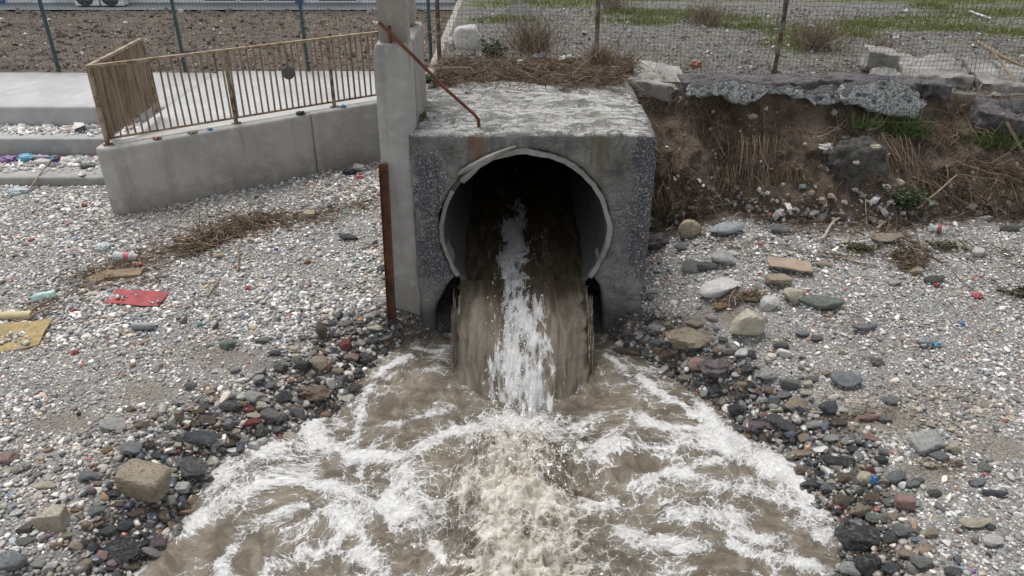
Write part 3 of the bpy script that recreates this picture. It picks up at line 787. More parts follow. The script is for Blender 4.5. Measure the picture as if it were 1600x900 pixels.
# return panel going back along the ramp edge
Q1 = Vector((-5.17, 11.15, 0)); qd = (Q1 - P0); QL = qd.length; qd.normalize()
def qp(s, z): return P0 + qd*s + Vector((0, 0, z))
rbar(qp(.03, top), qp(QL, top), .05, 'top_rail', M['rail'], .035)
rbar(qp(.03, low-.0), qp(QL, low), .025, 'bottom_rail', M['railrust'], .025)
rbar(qp(QL, 1.06), qp(QL, top-.018), .05, 'post', M['railrust'])
for i in range(1, 38):
    s = QL*i/38
    o = link('baluster', bal_me, None, rl); o.data = bal_me
    o.location = qp(s, 0) - Vector(rl.location) + Vector((0, 0, zb)); o.rotation_euler = (0, 0, math.atan2(qd.y, qd.x))
# round plate wired to the bars
q = ony(448, 127, 10.85)
sp = None
best = min(np.linspace(0, RL, 200), key=lambda s: abs(proj(np.array(rp_(s, 1.72)))[0] - 448))
c = rp_(best, 1.70) - rnn*.03
pl = MB().lathe([(.085, 0), (.088, .004), (.088, .010), (.080, .014), (.03, .016)], Matrix.Translation(c) @ Matrix.Rotation(math.atan2(rd.y, rd.x), 4, 'Z') @ Matrix.Rotation(R(90), 4, 'X'), 28)
pl.build('round_plate', M['plate'], rl, True)

# ------------------------------------------------------------------ teal mesh fence along the field
def wire_net(mb, a, b, z0, z1, step, r, sagf, nseg=6):
    """a welded wire net between two posts: upright and level wires, each a thin 3-sided rod"""
    a, b = Vector(a), Vector(b); L = (b - a).length; d = (b - a) / L
    nrm = Vector((-d.y, d.x, 0))
    nu = int(L/step)
    for i in range(nu + 1):
        s = L*i/nu
        pts = []
        for k in range(4):
            z = z0 + (z1-z0)*k/3
            pts.append(a + d*(s + sagf(s, z)[0]) + nrm*sagf(s, z)[1] + Vector((0, 0, z)))
        mb.tube(pts, r, 3, cap=False)
    nz_ = int((z1-z0)/step)
    for j in range(nz_ + 1):
        z = z0 + (z1-z0)*j/nz_
        pts = [a + d*(L*k/nseg) + nrm*(sagf(L*k/nseg, z)[1] + r) + Vector((0, 0, z + sagf(L*k/nseg, z)[2])) for k in range(nseg+1)]
        mb.tube(pts, r, 3, cap=False)
fe = empty('mesh_fence', (-6, 14.1, 1.0), 'teal wire mesh fence on round posts along the ploughed field', 'fence')
fx = [-10.45, -8.16, -5.88, -3.67, -1.45]
for x in fx:
    MB().tube([(x, 14.12, .9), (x, 14.12, 3.1)], .032, 10).build('post', M['teal'], fe, True)
    MB().tube([(x, 14.12, 3.1), (x, 14.12, 3.125)], [.036, .02], 10).build('post_cap', M['teal'], fe, True)
    for z in (1.15, 1.75, 2.4, 2.95): MB().box((x-.038, 14.07, z), (x+.038, 14.095, z+.045)).build('clamp', M['teal'], fe)
wn_ = MB()
for x0, x1 in zip(fx[:-1], fx[1:]): wire_net(wn_, (x0, 14.08, 0), (x1, 14.08, 0), 1.02, 3.05, .06, .0022, lambda s, z: (0, 0, 0), 2)
wn_.build('wire_net', M['wire_teal'], fe)
# ------------------------------------------------------------------ wire fence above the bank
fr = empty('wire_fence', (3, 10.5, 1.6), 'sagging rusty wire fence on leaning posts above the culvert and bank', 'fence')
FP = []
for px, py, yb in [(687, 100, 10.75), (932, 88, 10.60), (1210, 110, 10.25), (1520, 120, 9.95), (1830, 120, 9.7)]:
    b = ony(px, py, yb); b.z = gz(b.x, b.y); FP.append(b)
lean = [(0.0, 0), (-.02, .02), (.05, .06), (.1, .1), (.05, .05)]
for i, (b, l) in enumerate(zip(FP, lean)):
    if i == 3: continue                                         # this post has gone; the net hangs on
    t_ = b + Vector((l[0], l[1], 1.75))
    MB().tube([b + Vector((0, 0, -.2)), b.lerp(t_, .5), t_], .03, 8).build('post', M['post'], fr, True)
    MB().tube([b + Vector((0, 0, .02)), b + Vector((0, 0, .07))], .042, 8).build('post_collar', M['rust'], fr, True)
net = MB()
for i in range(4):
    ph = i*2.1
    def sg(s, z, ph=ph, i=i):
        k = math.sin(math.pi*min(max(s/2.3, 0), 1))
        return (.02*math.sin(z*5+s*3+ph), -.05*k*math.sin(z*2.1+ph) + .05*(z-1.8)*(.5 + i*.2), -.03*k + .012*math.sin(s*7+z*9+ph))
    wire_net(net, (FP[i].x, FP[i].y, 0), (FP[i+1].x, FP[i+1].y, 0), 1.74 - .03*i, 3.3, .052, .0024, sg, 8)
net.build('wire_net', M['wire'], fr)

# ------------------------------------------------------------------ building at the far end of the field
bd = empty('building', (-9, 23, 1.05), 'long white single storey building beyond the ploughed field', 'building')
MB().box((-19, 21.62, 1.09), (-1.5, 26, 4.3)).build('wall', M['white_wall'], bd)
MB().box((-19, 21.585, 1.05), (-1.5, 26, 1.085)).build('plinth', M['plinth'], bd)
MB().box((-19.05, 21.6, 4.31), (-1.45, 26.05, 4.5)).build('roof', M['plinth'], bd)
def bpx(px): return ony(px, 4, 21.6).x
for a, b, z0 in [(85, 125, 1.12), (318, 372, 1.10), (374, 415, 1.10), (417, 466, 1.10), (496, 560, 1.10)]:
    x0, x1 = bpx(a), bpx(b)
    w = MB()
    fw = .04
    w.box((x0, 21.57, z0), (x1, 21.60, z0+fw)).box((x0, 21.57, 2.6), (x1, 21.60, 2.6+fw)).box((x0, 21.57, z0+fw), (x0+fw, 21.60, 2.6)).box((x1-fw, 21.57, z0+fw), (x1, 21.60, 2.6))
    wo = w.build('window', M['white_metal'], bd)
    MB().box((x0+fw, 21.59, z0+fw), (x1-fw, 21.61, 2.6)).build('pane', M['dark_glass'], wo)
for a, b in [(-6, 8), (462, 474)]:
    MB().box((bpx(a), 21.55, 1.088), (bpx(b), 21.61, 3.3)).build('blue_frame', M['blue'], bd)
for a, b in [(18, 50), (212, 245), (250, 312)]:
    x0, x1 = bpx(a), bpx(b); s_ = MB()
    for k in range(12): s_.box((x0, 21.585 - (.012 if k % 2 else 0), 1.10+k*.09), (x1, 21.615, 1.185+k*.09))
    s_.build('shutter', M['white_metal'], bd)
for i, (a, b) in enumerate([(131, 168), (171, 206)]):
    x0, x1 = bpx(a), bpx(b)
    ac = empty('air_conditioner', ((x0+x1)/2, 21.3, 1.05), ['white outdoor air conditioning unit nearer the teal post, on the left', 'white outdoor air conditioning unit on the right of the pair'][i], 'air conditioner', 'air conditioning units by the building')
    MB().box((x0, 21.14, 1.08), (x1, 21.44, 1.65)).build('casing', M['white_metal'], ac, bevel=.012)
    cx = x0 + (x1-x0)*.45
    MB().lathe([(.22, 0), (.235, .012), (.20, .02), (.20, .008)], Matrix.Translation((cx, 21.135, 1.31)) @ Matrix.Rotation(R(90), 4, 'X'), 28).build('fan_grille', M['dark_plastic'], ac, True)
    fb = MB()
    for k in range(8):
        an = k*math.pi/4; fb.bar((cx, 21.11, 1.31), (cx+.19*math.cos(an), 21.11, 1.31+.19*math.sin(an)), .008)
    fb.build('grille_bars', M['greyplastic'], ac)
    for x in (x0+.06, x1-.12): MB().box((x, 21.16, 1.05), (x+.06, 21.42, 1.078)).build('foot', M['dark_plastic'], ac)
# ------------------------------------------------------------------ rusty rod and beam
a, b = Vector((-.325, 7.32, 2.0)), ony(592, 34, 7.03)
rod = MB().tube([a + Vector((0.006, -.01, -.02)), a + Vector((.002, 0, .05)), a + Vector((-.035, -.01, .10)), a.lerp(b, .35) + Vector((0, 0, .018)), a.lerp(b, .7) + Vector((0, 0, .012)), b], .0165, 8).build('rusty_rod', M['rust'], None, True)
tag(rod, 'bent rusty rod slanting from the culvert top up to the pillar', 'metal rod')
bm_ = empty('steel_beam', (-1.27, 6.9, 0), 'rusty steel beam leaning upright against the pale pillar', 'beam')
lo, hi = Vector((-1.245, 6.90, -.06)), Vector((-1.225, 7.06, 1.70))
for off, w, h, nm in ((-.036, .006, .10, 'flange'), (.036, .006, .10, 'flange'), (0, .064, .007, 'web')):
    e = Vector((off, -.02, 0)); MB().bar(lo+e, hi+e, w, h, up=(0, 1, 0)).build(nm, M['rust2'], bm_)
# ------------------------------------------------------------------ water
# foam lanes traced where they lie on the pool (photograph pixels -> points on the water), width in pixels, strength
LANES = [
 ([(498,648),(490,690),(440,705),(385,732),(335,762)], 32, .9), ([(540,700),(470,725),(400,745),(330,790),(305,815)], 24, .8),
 ([(640,562),(600,582),(572,612),(560,655),(556,700)], 11, .7), ([(655,545),(690,552)], 9, .8),
 ([(330,800),(400,765),(450,752),(520,762),(575,785),(612,800)], 13, .95), ([(372,835),(362,880),(352,915)], 16, .9), ([(375,850),(410,815),(470,790)], 16, .7),
 ([(500,690),(555,718),(620,715),(690,688),(738,676)], 17, .95), ([(640,712),(630,752),(602,784)], 14, .85), ([(640,800),(672,815)], 30, .95), ([(600,788),(650,792)], 14, .9),
 ([(520,800),(560,850),(600,900)], 22, .8), ([(430,880),(500,860),(560,845)], 26, .7), ([(680,850),(696,880)], 8, .8), ([(490,720),(470,790)], 20, .6),
 ([(700,640),(650,650),(610,660)], 14, .55), ([(600,690),(560,745)], 14, .6),
 ([(1000,588),(1045,625),(1090,650)], 12, .9), ([(1080,628),(1112,662),(1165,696),(1225,735),(1270,785)], 20, .8), ([(1110,680),(1200,720),(1250,770),(1290,800)], 46, .78),
 ([(950,705),(1020,698),(1080,690),(1140,705),(1200,740)], 26, .9), ([(920,800),(980,765),(1040,742),(1090,742),(1130,730)], 16, .85), ([(1120,765),(1190,770),(1260,800)], 18, .75),
 ([(1060,800),(1120,790),(1180,830)], 30, .6), ([(1150,850),(1230,880),(1300,890)], 16, .8), ([(1280,840),(1310,815)], 14, .7), ([(900,655),(960,640),(1000,650)], 14, .5),
 ([(940,560),(985,590)], 9, .7), ([(1000,660),(1060,665),(1110,675)], 16, .65), ([(1100,880),(1180,900)], 20, .5), ([(905,615),(950,600)], 10, .5), ([(980,830),(1040,850),(1100,860)], 22, .6),
]
DARKS = [(460,770,60,24),(400,860,45,50),(330,850,60,50),(590,815,34,24),(690,715,40,50),(640,880,60,26),(520,720,40,20),(545,850,30,18),(650,610,70,36),(600,650,30,30),(1000,730,70,26),(1150,740,60,14),(1100,740,40,14),(960,630,60,30),(1120,880,70,16),(1190,820,60,18),(960,770,40,20),(250,870,40,40),(1260,850,40,25),(1300,880,40,20)]
lanes = [([(p.x, p.y) for p in (on_water(*q) for q in pts)], w, s) for pts, w, s in LANES]
def foam_fields(X, Y):
    wx = .10*fbm(X*2.3, Y*2.3, 0, 4, 101) + .03*fbm(X*9, Y*9, 0, 3, 103); wy = .10*fbm(X*2.3+50, Y*2.3, 0, 4, 102) + .03*fbm(X*9+50, Y*9, 0, 3, 104)
    Xw, Yw = X + wx*.8, Y + wy*.8
    f = np.zeros_like(X); diffuse = np.zeros_like(X)
    zc = Y*_c - (water_level(Y) - CAM_H)*_s                      # depth, for lane widths in metres
    for pts, w, s in lanes:
        d = seg_dist(Xw, Yw, pts) / (w * .0042)
        f = np.maximum(f, s*np.exp(-d*d*.55)); diffuse = np.maximum(diffuse, s*.66*np.exp(-d*.40))
    base = .17 + .20*fbm(Xw*1.5, Yw*1.5, 0, 3, 105)
    base = base*sstep(3.0, 2.0, np.hypot(X, Y-5)) + .08
    f = np.maximum(np.maximum(f*np.clip(.92 + .70*fbm(Xw*3.2, Yw*3.2, 0, 3, 106), .25, 1.15), diffuse), base)
    for px, py, w, h in DARKS:
        p = on_water(px, py); k = scale_at(p)
        q = ((Xw-p.x)/(w*k*.5))**2 + ((Yw-p.y)/(h*k*.85))**2
        f = f*(1 - .75*np.exp(-q*q*.6))
    # boil where the fall lands, spreading towards the sea
    ax = .04 + .02*(5.6-Y)
    wid = .32 + .16*np.clip(5.75-Y, 0, 3)
    boil = np.exp(-((X-ax)/wid)**2*.9) * sstep(5.95, 5.55, Y + .10*fbm(X*5, Y*5, 0, 3, 107))
    tex = .5 + .5*fbm(Xw*3, Yw*3, 0, 4, 108)
    cream = boil*sstep(5.62, 5.2, Y + .06*fbm(X*6, Y*6, 0, 3, 109))
    f = np.maximum(f, boil*(.34 + .58*tex))
    # around the sheet's foot
    f = np.maximum(f, .95*np.exp(-((X-.08)/.60)**2*1.2 - ((Y-5.55)/.25)**2))
    return np.clip(f, 0, 1), np.clip(cream*1.15, 0, 1), Xw, Yw
xs = np.concatenate([[-60, -30, -12, -6], np.linspace(-3.5, 3.3, 500), [6, 12, 30, 60]])
ys = np.concatenate([np.linspace(-60, -4, 8), np.linspace(-3.5, 3.2, 60), np.linspace(3.22, 7.05, 300)])
X, Y = np.meshgrid(xs, ys, indexing='ij')
D = pool_dist(X, Y)
foam, cream, Xw, Yw = foam_fields(X, Y)
r2 = ((X-.05)/.75)**2 + ((Y-5.2)/.85)**2
amp = .052 + .12*np.exp(-r2)
calm = sstep(0, -.28, D)
wav = fbm(Xw*1.9, Yw*2.3, 0, 4, 111)*.9 + (1-np.abs(fbm(Xw*3.4, Yw*3.8, 0, 4, 112))*2.2)*.38
h = amp*wav*(.3+.7*calm)
h += foam*(.016 + .014*np.abs(fbm(X*9, Y*9, 0, 3, 113)))*(.35+.65*calm)
bil = 1 - np.abs(fbm(X*7, Y*7, 0, 4, 114))*1.9
bil2 = 1 - np.abs(fbm(X*17, Y*17, 0, 3, 115))*1.8
h += cream*(.095*bil + .020*bil2 + .06*fbm(X*2.6, Y*2.6, 0, 3, 116))
p = on_water(728, 790)                                           # the tan billow left of the boil
bl = np.exp(-((X-p.x)/.10)**2 - ((Y-p.y)/.22)**2)
h += bl*(.13 + .06*np.abs(fbm(X*9, Y*9, 0, 3, 118))); cream = np.maximum(cream, bl); foam = np.maximum(foam, bl*.8)
p = on_water(655, 800); bl = np.exp(-((X-p.x)/.16)**2 - ((Y-p.y)/.14)**2); h += bl*.07
h -= .10*np.exp(-((X-.1)/.5)**2 - ((Y-5.75)/.18)**2)              # dip under the sheet
h += .05*np.exp(-((Y - 5.95 + .3*np.abs(X-.1))/.2)**2)*np.exp(-((X-.1)/.9)**2)*.4
Z = water_level(Y) + h
Z = np.where(D > 0, np.minimum(Z, water_level(Y) + .012), Z)
ang = np.arctan2(Y-6.3, X-.1); rad = np.hypot(X-.1, Y-6.3)
carry = np.stack([X + .22*fbm(X*1.3, Y*1.3, 0, 2, 121), Y*1.15 + .22*fbm(X*1.3+30, Y*1.3, 0, 2, 122), 0*X], -1)
V = np.stack([X, Y, Z], -1).reshape(-1, 3); Fq = grid_faces(len(xs), len(ys))
keep = (D.ravel()[Fq].min(1) < .10)
Fq = Fq[keep]
used = np.zeros(len(V), bool); used[Fq.ravel()] = True; idx = np.cumsum(used)-1
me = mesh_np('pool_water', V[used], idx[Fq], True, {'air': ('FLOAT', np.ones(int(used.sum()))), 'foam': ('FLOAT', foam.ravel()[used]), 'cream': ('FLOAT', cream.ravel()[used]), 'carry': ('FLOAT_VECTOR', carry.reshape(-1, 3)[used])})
tag(link('pool_water', me, M['water']), kind='structure')

# water lying in the pipe and the sheet that leaps from it, one body
LIP_Z, LIP_Y = .46, FRONT
nu, nvp, nvf = 130, 60, 160
u = np.linspace(-1, 1, nu)
rowsP, attP = [], []
def streak(uu, s):
    """white streak: s < 0 inside the pipe (metres), 0..1 down the fall"""
    c = np.where(s < 0, -.15 + .10*np.tanh(-s*.8), -.15 + .24*np.clip(s, 0, 1))
    c = c + .05*np.sin(s*7)
    w = np.where(s < 0, .20 + .05*np.sin(s*9), .21 + .19*sstep(.15, .8, s))
    return c, w
U, Sy = np.meshgrid(u, np.linspace(16.8, LIP_Y, nvp), indexing='ij')
sh = sstep(LIP_Y+.35, LIP_Y-.0, Sy)
half = .640 + 0*sh
Xp = CX - .02 + U*half
up_ = LIP_Y - Sy
Zp = LIP_Z + .05*(1 - np.exp(up_/.33)) + .012*fbm(Xp*4, Sy*1.5, 0, 3, 131) + .02*fbm(Xp*9, Sy*6, 0, 3, 132) - .03*sh*np.abs(U)**6
c, w = streak(U, -(Sy-LIP_Y))
dd = (U - c)/w + .5*fbm(Xp*6, Sy*3, 0, 3, 133)
ff = np.exp(-dd*dd)*(.95*sstep(9.3, 7.6, Sy) + .15)*(.72 + .25*fbm(Xp*7, Sy*9, 0, 3, 134))
T = np.linspace(0, 1, nvf)[1:]
U2, T2 = np.meshgrid(u, T, indexing='ij')
edge = np.abs(U2)**3.2
tt = .385*T2**.95                                                # ends below the pool
drop = .55*tt + 4.9*tt*tt
vel = 3.55*(1-.30*edge) + .10*fbm(U2*2.5, 0*T2, 0, 3, 135)
halfF = .640 + .050*sstep(0, .5, T2) + .025*T2 + .055*fbm(T2*10, np.sign(U2)*3, 0, 5, 139)*np.abs(U2)**3
Xf = CX - .02 + U2*halfF + T2*.005
Yf = LIP_Y - vel*tt - .0*T2
Zf = LIP_Z - drop - .03*np.abs(U2)**6*sstep(.4, 0, T2)
# edges curl back so that the sheet has a thick side
curl = sstep(.86, 1.0, np.abs(U2))
Yf += curl*.34*sstep(0, .3, T2); Zf -= curl*.02
rough_ = .085*fbm(U2*5, T2*2.0, 1, 4, 136)*sstep(0, .35, T2) + .030*fbm(U2*19, T2*7, 1, 3, 137)*sstep(0, .3, T2)
c, w = streak(U2, T2)
dd = (U2 - c)/w + .55*fbm(U2*6, T2*4.5, 0, 4, 138) + .35*fbm(U2*17, T2*7, 0, 3, 145)
f2 = np.exp(-dd*dd*1.05)
side = np.exp(-((U2 - c - .27)/.12)**2)*sstep(.08, .2, T2)*sstep(.75, .4, T2)*.55   # thin lace right of the streak
f2 = np.maximum(f2*np.clip(.78 + .85*fbm(U2*9, T2*8, 0, 4, 140), .12, 1.1), side*(.6+.7*fbm(U2*9, T2*7, 0, 3, 141)))
f2 = np.maximum(f2, np.exp(-((np.abs(U2)-.97)/.06)**2)*sstep(.05, .3, T2)*np.clip(.15 + .55*fbm(U2*12, T2*14, 0, 4, 147), 0, 1))
f2 = np.maximum(f2, sstep(.86, 1.0, T2)*.55*(.6+.8*fbm(U2*9, T2*3, 0, 3, 142)))
Yf -= rough_ + f2*.045*(1+.9*fbm(U2*14, T2*9, 0, 3, 143))*sstep(0, .2, T2); Zf += f2*.03*(1+fbm(U2*14, T2*9, 0, 3, 144))*sstep(.0, .15, T2)
Xa = np.concatenate([Xp, Xf], 1); Ya = np.concatenate([Sy, Yf], 1); Za = np.concatenate([Zp, Zf], 1)
fa = np.clip(np.concatenate([ff, f2], 1), 0, 1)
along = np.concatenate([-(Sy-LIP_Y)*.55, T2*.85], 1)
carry = np.stack([Xa*1.4 + .10*fbm(Xa*4, along*3, 0, 3, 150), along*.50 + .05*fbm(Xa*4+20, along*3, 0, 3, 151), Xa*0 + 7], -1)
cr = np.concatenate([ff*0, f2*0], 1)
me = mesh_np('falling_water', np.stack([Xa, Ya, Za], -1).reshape(-1, 3), grid_faces(nu, nvp+nvf-1), True, {'air': ('FLOAT', np.concatenate([0*Sy, sstep(.0, .5, T2 + .10*fbm(U2*4, T2*5, 0, 3, 149) + .16*(np.abs(U2)-.5))], 1)), 'foam': ('FLOAT', fa), 'cream': ('FLOAT', cr), 'carry': ('FLOAT_VECTOR', carry)})  # pipe rows keep the painted shade tone, paling down the fall
tag(link('falling_water', me, M['water']), kind='structure')

# torn ropes of water beside and in front of the sheet
rw_ = np.random.default_rng(160)
SV, SF, SC_, off = [], [], [], 0
for j in range(70):
    sd = -1 if rw_.random() < .5 else 1
    edge_ = rw_.random() < .75
    uu = sd*rw_.uniform(.93, .995) if edge_ else rw_.uniform(-.9, .9)
    t0 = rw_.uniform(.04, .28); t1 = min(t0 + rw_.uniform(.05, .16), .375); k = 9
    tt_ = np.linspace(t0, t1, k); v_ = 3.55*(1-.30*abs(uu)**3.2)*(rw_.uniform(.80, .99) if edge_ else rw_.uniform(1.01, 1.05))
    cx = CX - .02 + uu*.70 + rw_.normal(0, .008) + .010*np.sin(tt_*40 + rw_.uniform(0, 6)); cy = LIP_Y - v_*tt_; cz = LIP_Z - .55*tt_ - 4.9*tt_**2
    rad = rw_.uniform(.003, .007)*np.sin(np.pi*np.linspace(.06, .94, k))*(1 + .4*rw_.normal(0, 1, k)*.5)
    for q in range(5):
        a_ = 2*np.pi*q/5; SV.append(np.stack([cx + rad*np.cos(a_), cy - rad*.8*np.sin(a_), cz + rad*.5*np.sin(a_)], -1))
    idx = off + np.arange(5*k).reshape(5, k); off += 5*k
    for q in range(5): SF.append(np.stack([idx[q, :-1], idx[q, 1:], idx[(q+1) % 5, 1:], idx[(q+1) % 5, :-1]], -1))
    SC_.append(np.full(5*k, rw_.choice([0., .05, .2])))
V = np.concatenate(SV); n = len(V)
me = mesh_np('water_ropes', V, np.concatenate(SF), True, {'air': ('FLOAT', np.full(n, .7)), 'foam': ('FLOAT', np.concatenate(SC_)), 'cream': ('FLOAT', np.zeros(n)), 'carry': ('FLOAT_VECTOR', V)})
tag(link('water_ropes', me, M['water']), 'torn ropes of water beside the falling sheet', 'water', kind='stuff')
# ------------------------------------------------------------------ loose stones
def rock_mesh(name, seed, cuts, rough, flat=1.0, sub=3, box=0.0):
    r = np.random.default_rng(seed)
    bm = bmesh.new(); bmesh.ops.create_icosphere(bm, subdivisions=sub, radius=1)
    V = np.array([v.co[:] for v in bm.verts])
    if box:                                                     # squarish: push the ball towards a block
        p = 2 + box*6
        V = V / (np.sum(np.abs(V)**p, 1)**(1/p))[:, None]
    n = r.normal(size=(cuts, 3)); n /= np.linalg.norm(n, axis=1)[:, None]
    for k in range(cuts):
        lim = r.uniform(.55, .85); d = V @ n[k] - lim
        V -= np.maximum(d, 0)[:, None]*n[k]*.94
    N = V/np.linalg.norm(V, axis=1)[:, None]
    V += N*(fbm(V[:,0]*1.2+seed, V[:,1]*1.2, V[:,2]*1.2, 3, seed)*rough*2 + fbm(V[:,0]*4+seed, V[:,1]*4, V[:,2]*4, 3, seed+1)*rough*.6)[:, None]
    V /= np.abs(V).max(0)
    V[:, 2] *= flat
    for v, p in zip(bm.verts, V): v.co = p
    for f in bm.faces: f.smooth = True
    bm.normal_update()
    for e in bm.edges:
        if e.is_manifold and e.calc_face_angle(0) > .5: e.smooth = False
    me = bpy.data.meshes.new(name); bm.to_mesh(me); bm.free(); me.materials.append(M['stone'])
    return me
ROCKS = {
 'rounded': [rock_mesh('stone', 200+i, 9, .06) for i in range(6)],
 'angular': [rock_mesh('stone', 230+i, 18, .05, sub=4) for i in range(8)],
 'blocky': [rock_mesh('stone', 250+i, 4, .055, sub=4, box=1.0) for i in range(5)],
 'flat': [rock_mesh('stone', 270+i, 7, .05, .8) for i in range(4)],
 'craggy': [rock_mesh('stone', 290+i, 11, .24, sub=4) for i in range(4)],
}
COLS = {'white': (.76,.75,.73), 'cream': (.66,.60,.48), 'tan': (.42,.35,.26), 'ochre': (.28,.19,.10), 'pale grey': (.45,.455,.45), 'grey': (.20,.203,.2), 'dark grey': (.095,.098,.10),
        'black': (.045,.047,.051), 'slate blue': (.080,.092,.108), 'blue-grey': (.215,.232,.25), 'brown': (.145,.108,.078), 'rust-brown': (.21,.15,.11), 'brick-red': (.22,.05,.045), 'pink': (.40,.25,.22),
        'mauve': (.17,.14,.15), 'green-grey': (.20,.24,.21), 'olive': (.12,.115,.055), 'pale blue': (.44,.475,.505)}
